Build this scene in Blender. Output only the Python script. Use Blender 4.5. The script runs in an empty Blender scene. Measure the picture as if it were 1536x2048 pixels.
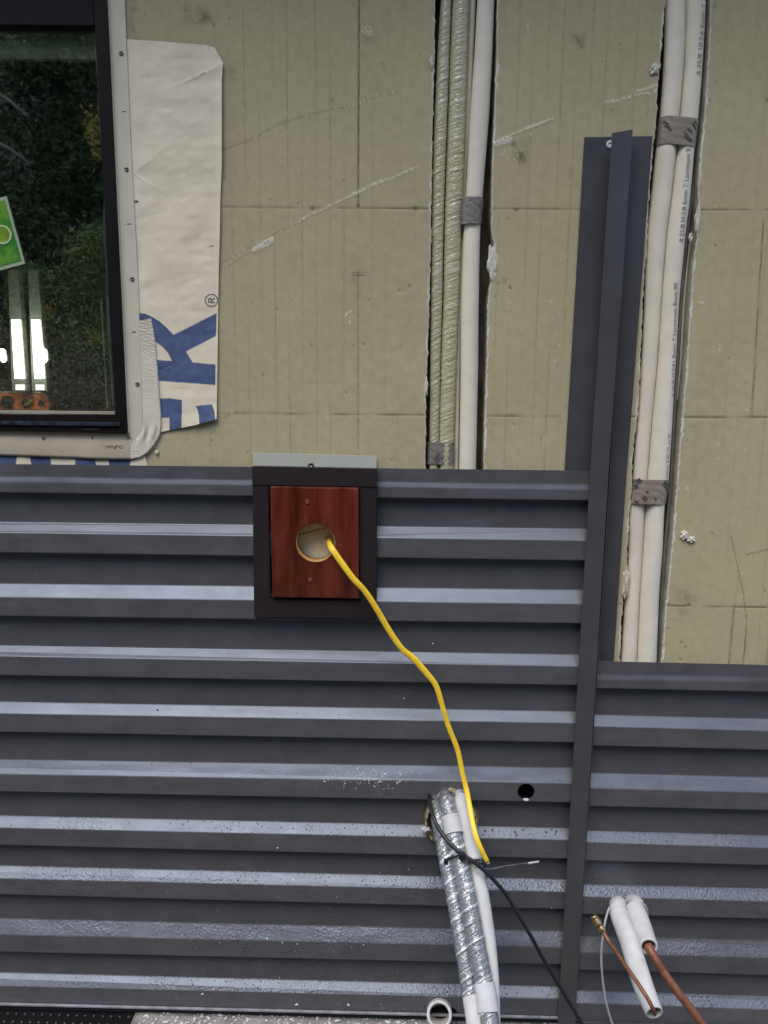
import bpy, bmesh, math, random
import numpy as np
from mathutils import Vector, Matrix
from mathutils.bvhtree import BVHTree
random.seed(7); RNG = np.random.default_rng(7)
R = math.radians
SC = bpy.context.scene
COL = SC.collection

# ------------------------------------------------------------------ camera
PW, PH, FPX = 1536.0, 2048.0, 1540.0          # measured photo size and focal length in photo pixels
CAM = Vector((0.0, -1.60, 1.62))
pitch, yaw, roll = R(-9.458), R(-1.283), R(0.6075)
FW = Vector((math.sin(yaw)*math.cos(pitch), math.cos(yaw)*math.cos(pitch), math.sin(pitch)))
rt = FW.cross(Vector((0, 0, 1))).normalized(); up = rt.cross(FW)
RT = rt*math.cos(roll)+up*math.sin(roll); UP = -rt*math.sin(roll)+up*math.cos(roll)
cd = bpy.data.cameras.new('camera'); cam = bpy.data.objects.new('camera', cd); COL.objects.link(cam)
cd.sensor_fit = 'VERTICAL'; cd.sensor_height = 36.0; cd.lens = FPX/PH*36.0
cd.clip_start = 0.05; cd.clip_end = 500
M3 = Matrix((RT, UP, -FW)).transposed()
cam.matrix_world = Matrix.Translation(CAM) @ M3.to_4x4()
SC.camera = cam

# ------------------------------------------------------------------ light
SUN_EL, SUN_AZ = R(64), R(208)                # azimuth measured from +Y (north) clockwise
w = bpy.data.worlds.new('World'); SC.world = w; w.use_nodes = True
nt = w.node_tree; sky = nt.nodes.new('ShaderNodeTexSky'); sky.sky_type = 'NISHITA'
sky.sun_disc = False; sky.sun_elevation = SUN_EL; sky.sun_rotation = SUN_AZ
sky.air_density = 1.0; sky.dust_density = 0.5; sky.ozone_density = 1.0
bg = nt.nodes['Background']; bg.inputs[1].default_value = 0.15
nt.links.new(sky.outputs[0], bg.inputs[0])
sl = bpy.data.lights.new('sun', 'SUN'); sl.energy = 1.5; sl.angle = R(45); sl.color = (1, 0.93, 0.83)
so = bpy.data.objects.new('sun', sl); COL.objects.link(so)
sd = Vector((math.sin(SUN_AZ)*math.cos(SUN_EL), math.cos(SUN_AZ)*math.cos(SUN_EL), math.sin(SUN_EL)))
so.rotation_euler = sd.to_track_quat('Z', 'Y').to_euler()
SC.view_settings.view_transform = 'Standard'; SC.view_settings.look = 'None'
SC.view_settings.exposure = 1.25; SC.view_settings.gamma = 1.0
SC.render.engine = 'CYCLES'
SC.cycles.max_bounces = 8; SC.cycles.transparent_max_bounces = 12

# ------------------------------------------------------------------ measuring helpers
def P(u, v, Y=0.0):
    """the point of the plane at depth Y that was measured at (u, v) on the photo"""
    D = RT*((u-PW/2)/FPX) - UP*((v-PH/2)/FPX) + FW
    t = (Y-CAM.y)/D.y
    return CAM + D*t
def PX(X, Z, Y=0.0):
    """numpy projection of points of a plane to photo pixels"""
    qx = X-CAM.x; qy = Y-CAM.y; qz = Z-CAM.z
    a = qx*RT.x+qy*RT.y+qz*RT.z; b = qx*UP.x+qy*UP.y+qz*UP.z; c = qx*FW.x+qy*FW.y+qz*FW.z
    return PW/2+FPX*a/c, PH/2-FPX*b/c
def ray(u, v):
    return (RT*((u-PW/2)/FPX) - UP*((v-PH/2)/FPX) + FW).normalized()

# ------------------------------------------------------------------ object helpers
def tag(o, label=None, cat=None, group=None, kind=None):
    if label: o['label'] = label
    if cat: o['category'] = cat
    if group: o['group'] = group
    if kind: o['kind'] = kind
    return o
def thing(name, loc, label, cat, group=None):
    o = bpy.data.objects.new(name, None); COL.objects.link(o); o.location = loc
    o.empty_display_size = 0.05
    return tag(o, label, cat, group)
def put(name, verts, faces, m, parent=None, smooth=False, uv=None, colr=None):
    me = bpy.data.meshes.new(name)
    me.from_pydata([tuple(v) for v in verts], [], [tuple(f) for f in faces]); me.update()
    o = bpy.data.objects.new(name, me); COL.objects.link(o)
    if m: me.materials.append(m)
    if smooth: me.polygons.foreach_set('use_smooth', [True]*len(me.polygons))
    if uv is not None:
        l = me.uv_layers.new(name='UVMap'); vi = np.empty(len(me.loops), dtype=np.int32)
        me.loops.foreach_get('vertex_index', vi)
        l.data.foreach_set('uv', np.asarray(uv, dtype=np.float32)[vi].ravel())
    if colr is not None:
        at = me.color_attributes.new('tint', 'FLOAT_COLOR', 'POINT')
        c = np.ones((len(me.vertices), 4), dtype=np.float32); c[:, :colr.shape[1]] = colr
        at.data.foreach_set('color', c.ravel())
    if parent is not None:
        o.parent = parent; o.matrix_parent_inverse = Matrix.Translation(-parent.location)
    return o
def gridmesh(name, V, m, parent=None, smooth=True, colr=None, keep=None, uv=None):
    """V: (rows, cols, 3) numpy array"""
    r, c = V.shape[:2]
    me = bpy.data.meshes.new(name)
    idx = np.arange(r*c).reshape(r, c)
    q = np.stack([idx[:-1, :-1], idx[:-1, 1:], idx[1:, 1:], idx[1:, :-1]], -1)
    if keep is not None: q = q[keep]
    q = q.reshape(-1, 4)
    me.vertices.add(r*c); me.vertices.foreach_set('co', V.astype(np.float32).ravel())
    me.loops.add(q.size); me.loops.foreach_set('vertex_index', q.astype(np.int32).ravel())
    me.polygons.add(len(q)); me.polygons.foreach_set('loop_start', np.arange(0, q.size, 4, dtype=np.int32))
    me.update(calc_edges=True); me.validate()
    me.polygons.foreach_set('use_smooth', [smooth]*len(me.polygons))
    if colr is not None:
        at = me.color_attributes.new('tint', 'FLOAT_COLOR', 'POINT')
        cc = np.ones((r*c, 4), dtype=np.float32); cc[:, :3] = colr.reshape(-1, 3)
        at.data.foreach_set('color', cc.ravel())
    if uv is not None:
        l = me.uv_layers.new(name='UVMap'); vi = np.empty(len(me.loops), dtype=np.int32)
        me.loops.foreach_get('vertex_index', vi)
        l.data.foreach_set('uv', uv.reshape(-1, 2).astype(np.float32)[vi].ravel())
    me.materials.append(m)
    o = bpy.data.objects.new(name, me); COL.objects.link(o)
    if parent is not None:
        o.parent = parent; o.matrix_parent_inverse = Matrix.Translation(-parent.location)
    return o
def box(name, x0, x1, y0, y1, z0, z1, m, parent=None, bev=0.0):
    bm = bmesh.new(); bmesh.ops.create_cube(bm, size=1)
    for v in bm.verts:
        v.co = Vector((x0+(v.co.x+.5)*(x1-x0), y0+(v.co.y+.5)*(y1-y0), z0+(v.co.z+.5)*(z1-z0)))
    if bev: bmesh.ops.bevel(bm, geom=bm.edges[:], offset=bev, segments=2, affect='EDGES', profile=.6)
    return frombm(name, bm, m, parent)
def frombm(name, bm, m, parent=None, smooth=False):
    bmesh.ops.recalc_face_normals(bm, faces=bm.faces[:])
    me = bpy.data.meshes.new(name); bm.to_mesh(me); bm.free(); me.materials.append(m)
    if smooth: me.polygons.foreach_set('use_smooth', [True]*len(me.polygons))
    o = bpy.data.objects.new(name, me); COL.objects.link(o)
    if parent is not None:
        o.parent = parent; o.matrix_parent_inverse = Matrix.Translation(-parent.location)
    return o
def slab(name, pts, Yf, Yb, m, parent=None, bev=0.0, smooth=False):
    """an outline measured on the photo, at its own depth Yf, with real thickness to Yb"""
    pp = [P(u, v, Yf) for u, v in pts]
    bm = bmesh.new()
    f = [bm.verts.new(p) for p in pp]; b = [bm.verts.new((p.x, Yb, p.z)) for p in pp]
    n = len(f); top = bm.faces.new(f); bm.faces.new(b[::-1])
    for i in range(n): bm.faces.new((f[i], b[i], b[(i+1) % n], f[(i+1) % n]))
    if bev: bmesh.ops.bevel(bm, geom=list(top.edges), offset=bev, segments=2, affect='EDGES', profile=.6)
    return frombm(name, bm, m, parent, smooth)
def boolcut(o, cutters):
    for c in cutters:
        md = o.modifiers.new('cut', 'BOOLEAN'); md.operation = 'DIFFERENCE'; md.solver = 'EXACT'; md.object = c
    bpy.context.view_layer.update()
    dg = bpy.context.evaluated_depsgraph_get()
    me = bpy.data.meshes.new_from_object(o.evaluated_get(dg))
    o.modifiers.clear(); old = o.data; me.name = old.name; o.data = me
def kill(objs):
    for o in objs: bpy.data.objects.remove(o, do_unlink=True)
def cyl_cutter(c, r, y0, y1, n=40, jag=0.0, axis=None):
    vs, fs = [], []
    rr = [r*(1+jag*(random.random()-.5)) for _ in range(n)]
    for y in (y0, y1):
        for i in range(n):
            a = 2*math.pi*i/n; vs.append((c.x+rr[i]*math.cos(a), y, c.z+rr[i]*math.sin(a)))
    fs.append(list(range(n))); fs.append(list(range(2*n-1, n-1, -1)))
    for i in range(n): fs.append((i, i+n, (i+1) % n+n, (i+1) % n))
    o = put('cutter', vs, fs, None)
    bm = bmesh.new(); bm.from_mesh(o.data); bmesh.ops.recalc_face_normals(bm, faces=bm.faces[:]); bm.to_mesh(o.data); bm.free()
    return o
def resample(pts, step):
    """Catmull-Rom through (Vector, radius) points"""
    out = []
    n = len(pts)
    for i in range(n-1):
        p0, p1, p2, p3 = [pts[max(0, min(n-1, k))] for k in (i-1, i, i+1, i+2)]
        L = (p2[0]-p1[0]).length; k = max(2, int(L/step))
        for j in range(k):
            t = j/k; t2 = t*t; t3 = t2*t
            c = (-.5*t3+t2-.5*t, 1.5*t3-2.5*t2+1, -1.5*t3+2*t2+.5*t, .5*t3-.5*t2)
            out.append((p0[0]*c[0]+p1[0]*c[1]+p2[0]*c[2]+p3[0]*c[3], p1[1]*(1-t)+p2[1]*t))
    out.append(pts[-1]); return out
def tube(name, pts, m, parent=None, n=20, bore=.05, step=.006, flat=1.0, disp=None, cap=True, ref=Vector((0, -1, 0)), hollow=0.0):
    P_ = resample(pts, step); k = len(P_)
    V = np.zeros((k, n+1, 3)); UV = np.zeros((k, n+1, 2)); s = 0
    for i, (p, r) in enumerate(P_):
        a = P_[max(0, i-1)][0]; b = P_[min(k-1, i+1)][0]; t = (b-a).normalized()
        if i: s += (p-P_[i-1][0]).length
        e1 = t.cross(ref).normalized(); e2 = e1.cross(t).normalized()
        for j in range(n+1):
            th = 2*math.pi*(j % n)/n
            rr = r*(1+(disp(s, th) if disp else 0))
            q = p+e1*(rr*math.cos(th))+e2*(rr*flat*math.sin(th))
            V[i, j] = q; UV[i, j] = (j/n, s)
    verts = V[:, :n].reshape(-1, 3); faces = []
    for i in range(k-1):
        for j in range(n):
            faces.append((i*n+j, i*n+(j+1) % n, (i+1)*n+(j+1) % n, (i+1)*n+j))
    verts = [tuple(v) for v in verts]; uvv = [tuple(x) for x in UV[:, :n].reshape(-1, 2)]
    if hollow:                                   # an open end with a wall thickness, bore going inwards
        base = len(verts); depth = min(k-1, max(2, int(bore/step)))
        for d in range(depth):
            i = k-1-d; c = P_[i][0]
            for j in range(n):
                q = Vector(V[i, j]); verts.append(tuple(c+(q-c)*(1-hollow))); uvv.append((j/n, d*step))
        for j in range(n): faces.append(((k-1)*n+j, (k-1)*n+(j+1) % n, base+(j+1) % n, base+j))
        for d in range(depth-1):
            for j in range(n):
                faces.append((base+d*n+j, base+d*n+(j+1) % n, base+(d+1)*n+(j+1) % n, base+(d+1)*n+j))
        faces.append([base+(depth-1)*n+j for j in range(n)])
        faces.append([j for j in range(n)][::-1])
    elif cap:
        faces.append([j for j in range(n)][::-1]); faces.append([(k-1)*n+j for j in range(n)])
    o = put(name, verts, faces, m, parent, True, uv=uvv)
    bm = bmesh.new(); bm.from_mesh(o.data); bmesh.ops.recalc_face_normals(bm, faces=bm.faces[:])
    bm.to_mesh(o.data); bm.free()
    o['path_len'] = s
    return o
def edges_path(rows, Y):
    """rows (v, left u, right u) -> path of (centre, radius) at depth Y (number or function of v)"""
    out = []
    for v, a, b in rows:
        y = Y(v) if callable(Y) else Y
        A, B = P(a, v, y), P(b, v, y)
        out.append(((A+B)/2, (B-A).length/2))
    return out
def cpath(rows, px=None):
    """rows (u, v, Y[, radius px])"""
    out = []
    for r in rows:
        u, v, Y = r[:3]; rad = r[3] if len(r) > 3 else px
        out.append((P(u, v, Y), (P(u+rad, v, Y)-P(u, v, Y)).length))
    return out

# ------------------------------------------------------------------ materials
def mat(name, col, rough=.6, metal=0, spec=.5, var=.08, vscale=30, bump=0, bscale=200, coat=0, attr=False,
        rvar=0, ior=1.5, bdist=.001, coords='Object', vstretch=(1, 1, 1), col2=None, thr=None, emit=0):
    m = bpy.data.materials.new(name); m.use_nodes = True; t = m.node_tree; N = t.nodes; L = t.links
    b = N['Principled BSDF']; b.inputs['Roughness'].default_value = rough; b.inputs['Metallic'].default_value = metal
    b.inputs['Specular IOR Level'].default_value = spec; b.inputs['IOR'].default_value = ior
    b.inputs['Coat Weight'].default_value = coat; b.inputs['Coat Roughness'].default_value = .15
    tc = N.new('ShaderNodeTexCoord'); mp = N.new('ShaderNodeMapping'); mp.inputs['Scale'].default_value = vstretch
    L.new(tc.outputs[coords], mp.inputs[0])
    nz = N.new('ShaderNodeTexNoise'); nz.inputs['Scale'].default_value = vscale; nz.inputs['Detail'].default_value = 6
    L.new(mp.outputs[0], nz.inputs['Vector'])
    mx = N.new('ShaderNodeMix'); mx.data_type = 'RGBA'; mx.blend_type = 'MULTIPLY' if attr or col2 is None else 'MIX'
    if col2 is None:
        mr = N.new('ShaderNodeMapRange'); mr.inputs[1].default_value = .3; mr.inputs[2].default_value = .7
        mr.inputs[3].default_value = 1-var; mr.inputs[4].default_value = 1+var
        L.new(nz.outputs[0], mr.inputs[0])
        mx.inputs[0].default_value = 1.0; mx.inputs[6].default_value = (*col, 1)
        if attr:
            a = N.new('ShaderNodeAttribute'); a.attribute_name = 'tint'; L.new(a.outputs['Color'], mx.inputs[6])
        L.new(mr.outputs[0], mx.inputs[7])
    else:
        mr = N.new('ShaderNodeMapRange'); mr.inputs[1].default_value = thr[0]; mr.inputs[2].default_value = thr[1]
        L.new(nz.outputs[0], mr.inputs[0]); L.new(mr.outputs[0], mx.inputs[0])
        mx.inputs[6].default_value = (*col, 1); mx.inputs[7].default_value = (*col2, 1)
    L.new(mx.outputs[2], b.inputs['Base Color'])
    if rvar:
        r2 = N.new('ShaderNodeMapRange'); r2.inputs[1].default_value = .3; r2.inputs[2].default_value = .7
        r2.inputs[3].default_value = rough-rvar; r2.inputs[4].default_value = rough+rvar
        L.new(nz.outputs[0], r2.inputs[0]); L.new(r2.outputs[0], b.inputs['Roughness'])
    if bump:
        n2 = N.new('ShaderNodeTexNoise'); n2.inputs['Scale'].default_value = bscale; n2.inputs['Detail'].default_value = 4
        L.new(mp.outputs[0], n2.inputs['Vector'])
        bp = N.new('ShaderNodeBump'); bp.inputs['Strength'].default_value = bump; bp.inputs['Distance'].default_value = bdist
        L.new(n2.outputs[0], bp.inputs['Height']); L.new(bp.outputs[0], b.inputs['Normal'])
    if emit:
        b.inputs['Emission Color'].default_value = (1, .99, .96, 1); b.inputs['Emission Strength'].default_value = emit
    return m
def wrapmat(name, col, col2, metal, rough, bd=.006):
    """plastic/foil film wound round a pipe: crinkles that climb round it"""
    m = bpy.data.materials.new(name); m.use_nodes = True; t = m.node_tree; N = t.nodes; L = t.links
    b = N['Principled BSDF']; b.inputs['Metallic'].default_value = metal; b.inputs['Roughness'].default_value = rough
    b.inputs['Coat Weight'].default_value = .6; b.inputs['Coat Roughness'].default_value = .12
    uv = N.new('ShaderNodeUVMap'); sp = N.new('ShaderNodeSeparateXYZ'); L.new(uv.outputs[0], sp.inputs[0])
    # helix coordinate
    s1 = N.new('ShaderNodeMath'); s1.operation = 'MULTIPLY'; s1.inputs[1].default_value = .035; L.new(sp.outputs[0], s1.inputs[0])
    s2 = N.new('ShaderNodeMath'); s2.operation = 'ADD'; L.new(sp.outputs[1], s2.inputs[0]); L.new(s1.outputs[0], s2.inputs[1])
    tc = N.new('ShaderNodeTexCoord')
    nz = N.new('ShaderNodeTexNoise'); nz.inputs['Scale'].default_value = 45; nz.inputs['Detail'].default_value = 3
    L.new(tc.outputs['Object'], nz.inputs['Vector'])
    cb = N.new('ShaderNodeCombineXYZ'); L.new(s2.outputs[0], cb.inputs[0])
    sc = N.new('ShaderNodeMath'); sc.operation = 'MULTIPLY'; sc.inputs[1].default_value = .012; L.new(nz.outputs[0], sc.inputs[0])
    L.new(sc.outputs[0], cb.inputs[1])
    n2 = N.new('ShaderNodeTexNoise'); n2.inputs['Scale'].default_value = 125; n2.inputs['Detail'].default_value = 3
    n2.inputs['Distortion'].default_value = .4
    L.new(cb.outputs[0], n2.inputs['Vector'])
    n3 = N.new('ShaderNodeTexNoise'); n3.inputs['Scale'].default_value = 160; L.new(tc.outputs['Object'], n3.inputs['Vector'])
    ad = N.new('ShaderNodeMath'); ad.operation = 'MULTIPLY_ADD'; ad.inputs[1].default_value = .45
    L.new(n3.outputs[0], ad.inputs[0]); L.new(n2.outputs[0], ad.inputs[2])
    bp = N.new('ShaderNodeBump'); bp.inputs['Strength'].default_value = 1.0; bp.inputs['Distance'].default_value = bd
    L.new(ad.outputs[0], bp.inputs['Height']); L.new(bp.outputs[0], b.inputs['Normal']); L.new(bp.outputs[0], b.inputs['Coat Normal'])
    mr = N.new('ShaderNodeMapRange'); mr.inputs[1].default_value = .54; mr.inputs[2].default_value = .66; L.new(n2.outputs[0], mr.inputs[0])
    mx = N.new('ShaderNodeMix'); mx.data_type = 'RGBA'; mx.inputs[6].default_value = (*col, 1); mx.inputs[7].default_value = (*col2, 1)
    L.new(mr.outputs[0], mx.inputs[0]); L.new(mx.outputs[2], b.inputs['Base Color'])
    return m

M_foam = mat('olive_foam', (1, 1, 1), .85, attr=True, var=.05, vscale=60, bump=.25, bscale=350, spec=.25)
M_foamplain = mat('plain_foam', (.345, .30, .18), .85, var=.08, vscale=40, bump=.3, bscale=300, spec=.25)
M_foamwhite = mat('broken_foam', (.62, .58, .46), .9, var=.15, vscale=120, bump=.6, bscale=260, spec=.2)
M_back = mat('channel_back', (.10, .08, .06), .9, var=.4, vscale=25, bump=.5, bscale=90)
M_clad = mat('charcoal_cladding', (.084, .079, .079), .40, spec=.62, ior=1.65, var=.10, vscale=14, bump=.12, bscale=420, rvar=.08, bdist=.0005)
M_trim = mat('charcoal_trim', (.064, .060, .060), .45, spec=.5, var=.07, vscale=10, bump=.08, bscale=500, rvar=.05, bdist=.0005)
for _m in (M_clad, M_trim):                      # dust: fine grain over the broad mottling
    for _n in _m.node_tree.nodes:
        if _n.type == 'TEX_NOISE' and _n.inputs['Scale'].default_value < 20: _n.inputs['Detail'].default_value = 12; _n.inputs['Roughness'].default_value = .78
        if _n.type == 'MAP_RANGE' and _n.inputs[4].default_value > 1: _n.inputs[3].default_value = .80; _n.inputs[4].default_value = 1.22
    _m.node_tree.nodes['Principled BSDF'].inputs['Specular Tint'].default_value = (.68, .80, 1.0, 1)  # blue of the sky put into the sheen of the metal
def wetdents(m):
    '''gentle oil-canning of the thin sheet, and drying rain spots where the splash zone is wet'''
    t = m.node_tree; N = t.nodes; L = t.links; b = N['Principled BSDF']; first = [n for n in N if n.type == 'BUMP'][0]
    tc = N.new('ShaderNodeTexCoord'); mp = N.new('ShaderNodeMapping'); mp.inputs['Scale'].default_value = (1.6, 1, 7); L.new(tc.outputs['Object'], mp.inputs[0])
    n1 = N.new('ShaderNodeTexNoise'); n1.inputs['Scale'].default_value = 2.2; n1.inputs['Detail'].default_value = 2; L.new(mp.outputs[0], n1.inputs['Vector'])
    b1 = N.new('ShaderNodeBump'); b1.inputs['Strength'].default_value = .7; b1.inputs['Distance'].default_value = .006; L.new(n1.outputs[0], b1.inputs['Height'])
    sp = N.new('ShaderNodeSeparateXYZ'); L.new(tc.outputs['Object'], sp.inputs[0])
    mz = N.new('ShaderNodeMapRange'); mz.inputs[1].default_value = ZWET0; mz.inputs[2].default_value = ZWET1; mz.inputs[3].default_value = 1; mz.inputs[4].default_value = 0; L.new(sp.outputs[2], mz.inputs[0])
    n2 = N.new('ShaderNodeTexNoise'); n2.inputs['Scale'].default_value = 5; n2.inputs['Detail'].default_value = 5; L.new(tc.outputs['Object'], n2.inputs['Vector'])
    mr = N.new('ShaderNodeMapRange'); mr.inputs[1].default_value = .40; mr.inputs[2].default_value = .62; L.new(n2.outputs[0], mr.inputs[0])
    mk = N.new('ShaderNodeMath'); mk.operation = 'MULTIPLY'; L.new(mz.outputs[0], mk.inputs[0]); L.new(mr.outputs[0], mk.inputs[1])
    vo = N.new('ShaderNodeTexVoronoi'); vo.inputs['Scale'].default_value = 210; vo.feature = 'SMOOTH_F1'; L.new(tc.outputs['Object'], vo.inputs['Vector'])
    n3 = N.new('ShaderNodeTexNoise'); n3.inputs['Scale'].default_value = 120; n3.inputs['Detail'].default_value = 4; L.new(tc.outputs['Object'], n3.inputs['Vector'])
    su = N.new('ShaderNodeMath'); su.operation = 'ADD'; L.new(vo.outputs[0], su.inputs[0]); L.new(n3.outputs[0], su.inputs[1])
    hh = N.new('ShaderNodeMath'); hh.operation = 'MULTIPLY'; L.new(su.outputs[0], hh.inputs[0]); L.new(mk.outputs[0], hh.inputs[1])
    b2 = N.new('ShaderNodeBump'); b2.inputs['Strength'].default_value = .8; b2.inputs['Distance'].default_value = .0013
    L.new(hh.outputs[0], b2.inputs['Height']); L.new(b1.outputs[0], b2.inputs['Normal']); L.new(b2.outputs[0], first.inputs['Normal'])
ZWET0, ZWET1 = P(400, 1800, -.02).z, P(400, 1480, -.02).z
wetdents(M_clad)
M_brown = mat('dark_brown_vinyl', (.022, .015, .015), .5, spec=.35, var=.1, vscale=20, bump=.15, bscale=300)
M_red = mat('red_stained_wood', (.105, .017, .006), .28, var=.5, vscale=9, vstretch=(5, 1, .8), coat=.6, bump=.5, bscale=40, spec=.5, rvar=.15)
M_flash = mat('pale_flashing', (.48, .475, .39), .55, var=.04, vscale=30, bump=.1)
M_white = mat('white_insulation', (.76, .685, .54), .75, var=.06, vscale=25, bump=.25, bscale=260, spec=.25)
M_white2 = mat('bright_white_insulation', (.50, .49, .475), .7, var=.10, vscale=35, bump=.35, bscale=230, spec=.3)
M_yfilm = wrapmat('yellow_film_wrap', (.47, .425, .25), (.62, .575, .42), 0, .30, .0035)
M_foil = wrapmat('silver_foil_wrap', (.22, .22, .225), (.74, .74, .76), .38, .28, .0045)
M_tape = mat('grey_tape', (.22, .19, .155), .4, var=.3, vscale=70, bump=.8, bscale=130, bdist=.002, col2=(.10, .09, .085), thr=(.55, .63))
M_tape2 = mat('printed_tape', (.27, .22, .17), .4, var=.15, vscale=40, bump=.3, bscale=120, bdist=.002)
M_ink = mat('dark_ink', (.075, .068, .060), .7, var=.4, vscale=500)
M_inkfaint = mat('worn_ink', (.27, .25, .22), .7, var=.3, vscale=500)
M_winframe = mat('dark_window_frame', (.008, .0058, .005), .5, spec=.15, var=.2, vscale=12, bump=.1, bscale=400)
M_flange = mat('nailing_flange', (.62, .555, .43), .55, var=.06, vscale=15, bump=.1, bscale=120)
M_sill = mat('sill_tape', (.46, .39, .28), .65, var=.10, vscale=10, bump=.25, bscale=160)
M_wrap = mat('house_wrap', (1, 1, 1), .6, attr=True, var=.05, vscale=18, bump=.25, bscale=420, spec=.35)
M_crepe = mat('creped_tape', (.68, .62, .50), .7, var=.05, vscale=20, bump=.35, bscale=160, vstretch=(.12, 1, 1.4), bdist=.003)
M_steel = mat('screw_steel', (.20, .18, .15), .35, metal=.8, var=.3, vscale=400)
M_darkhole = mat('dark_metal_head', (.03, .025, .02), .5, var=.2, vscale=100)
M_yellow = mat('yellow_cable', (.86, .555, .03), .4, var=.10, vscale=60, bump=.2, bscale=120)
M_black = mat('black_cable', (.012, .012, .014), .45, var=.2, vscale=80, bump=.1)
M_greycable = mat('grey_cable', (.20, .19, .17), .55, var=.1)
M_wirewhite = mat('pale_wire', (.42, .42, .42), .5, var=.1)
M_copper = mat('tarnished_copper', (.20, .080, .040), .52, metal=.35, var=.3, vscale=60, bump=.2, bscale=150, rvar=.1)
M_brass = mat('brass', (.50, .36, .16), .28, metal=.9, var=.15, vscale=80)
M_pvc = mat('pvc_pipe', (.60, .57, .51), .5, var=.15, vscale=60, bump=.2)
M_conc = mat('concrete', (.22, .20, .18), .9, var=.25, vscale=30, bump=.7, bscale=90, bdist=.004)
M_ground = mat('gravel_ground', (.08, .07, .06), .95, var=.4, vscale=12, bump=1, bscale=40, bdist=.02)
M_mesh = mat('black_drain_board', (.008, .008, .008), .5, var=.2)
M_gap = mat('dark_gap', (.01, .01, .01), .9)
M_rubber = mat('edge_gasket', (.34, .30, .22), .7, var=.1)
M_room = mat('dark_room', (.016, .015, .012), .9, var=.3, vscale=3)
M_blind = mat('grey_green_blind', (.20, .19, .14), .8, var=.12, vscale=30, bump=.2)
M_orange = mat('orange_paint', (.90, .24, .08), .5, var=.35, vscale=60)
M_lime = mat('lime_vial', (.45, .48, .05), .3, var=.1)
M_post = mat('grey_post', (.16, .16, .13), .6, var=.1)
M_lamp = mat('lamp_white', (.8, .8, .8), .5, emit=6.0)
M_lampdim = mat('lamp_dim_white', (.7, .75, .8), .5, emit=.9)
M_stgreen = mat('sticker_green', (.025, .19, .02), .4, var=.5, vscale=40, col2=(.12, .30, .02), thr=(.45, .62))
M_stlime = mat('sticker_lime', (.22, .34, .02), .4, var=.3, vscale=60)
M_stwhite = mat('sticker_border', (.33, .40, .26), .5, var=.05)
M_soffit = mat('soffit', (.20, .17, .13), .8, var=.1)
M_bark = mat('bark', (.05, .038, .028), .9, var=.4, vscale=12, bump=.8, bscale=30, bdist=.01)
M_needle = mat('needles', (.045, .065, .024), .7, var=.5, vscale=1.5, col2=None)
M_needle2 = mat('lighter_needles', (.16, .185, .06), .7, var=.5, vscale=2)
M_brownbrush = mat('brown_brush', (.22, .17, .11), .8, var=.5, vscale=3)
M_yleaf = mat('yellow_leaves', (.42, .31, .07), .7, var=.3, vscale=10)
def glassmat():
    m = bpy.data.materials.new('window_glass'); m.use_nodes = True; t = m.node_tree; N = t.nodes; L = t.links
    for n in list(N):
        if n.type != 'OUTPUT_MATERIAL': N.remove(n)
    out = [n for n in N if n.type == 'OUTPUT_MATERIAL'][0]
    tr = N.new('ShaderNodeBsdfTransparent'); tr.inputs[0].default_value = (.90, .95, .90, 1)
    gl = N.new('ShaderNodeBsdfGlossy'); gl.inputs[1].default_value = .016; gl.inputs[0].default_value = (1, 1, .93, 1)
    tc = N.new('ShaderNodeTexCoord'); nz = N.new('ShaderNodeTexNoise'); nz.inputs['Scale'].default_value = 3
    L.new(tc.outputs['Object'], nz.inputs['Vector'])
    bp = N.new('ShaderNodeBump'); bp.inputs['Strength'].default_value = .08; bp.inputs['Distance'].default_value = .01
    L.new(nz.outputs[0], bp.inputs['Height']); L.new(bp.outputs[0], gl.inputs['Normal'])
    mx = N.new('ShaderNodeMixShader'); mx.inputs[0].default_value = .22; L.new(tr.outputs[0], mx.inputs[1]); L.new(gl.outputs[0], mx.inputs[2])
    L.new(mx.outputs[0], out.inputs[0]); return m
M_glass = glassmat()
def dropmat():
    m = bpy.data.materials.new('water_film'); m.use_nodes = True; b = m.node_tree.nodes['Principled BSDF']
    b.inputs['Base Color'].default_value = (.075, .077, .088, 1); b.inputs['Roughness'].default_value = .22
    b.inputs['IOR'].default_value = 1.33; return m
M_drop = dropmat()

# ------------------------------------------------------------------ setting
def interp(tab):
    ys = np.array([t[0] for t in tab], float); xs = np.array([t[1] for t in tab], float)
    return lambda y: np.interp(y, ys, xs)
ZB = P(400, 2026, -.02).z                       # bottom edge of the cladding
gr = box('ground', -60, 60, -60, 60, ZB-.62, ZB-.60, M_ground); tag(gr, kind='structure')

# interior seen through the glass
XW0, XW1 = P(-330, 400).x, P(232, 600).x
Zt, Zb = P(100, -60).z, P(100, 850).z
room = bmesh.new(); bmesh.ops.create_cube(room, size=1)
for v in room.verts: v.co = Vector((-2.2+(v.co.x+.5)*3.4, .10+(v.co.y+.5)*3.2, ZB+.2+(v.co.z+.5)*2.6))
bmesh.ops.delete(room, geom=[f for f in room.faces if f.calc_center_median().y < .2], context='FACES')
ro = frombm('interior_walls', room, M_room); tag(ro, kind='structure')

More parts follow.
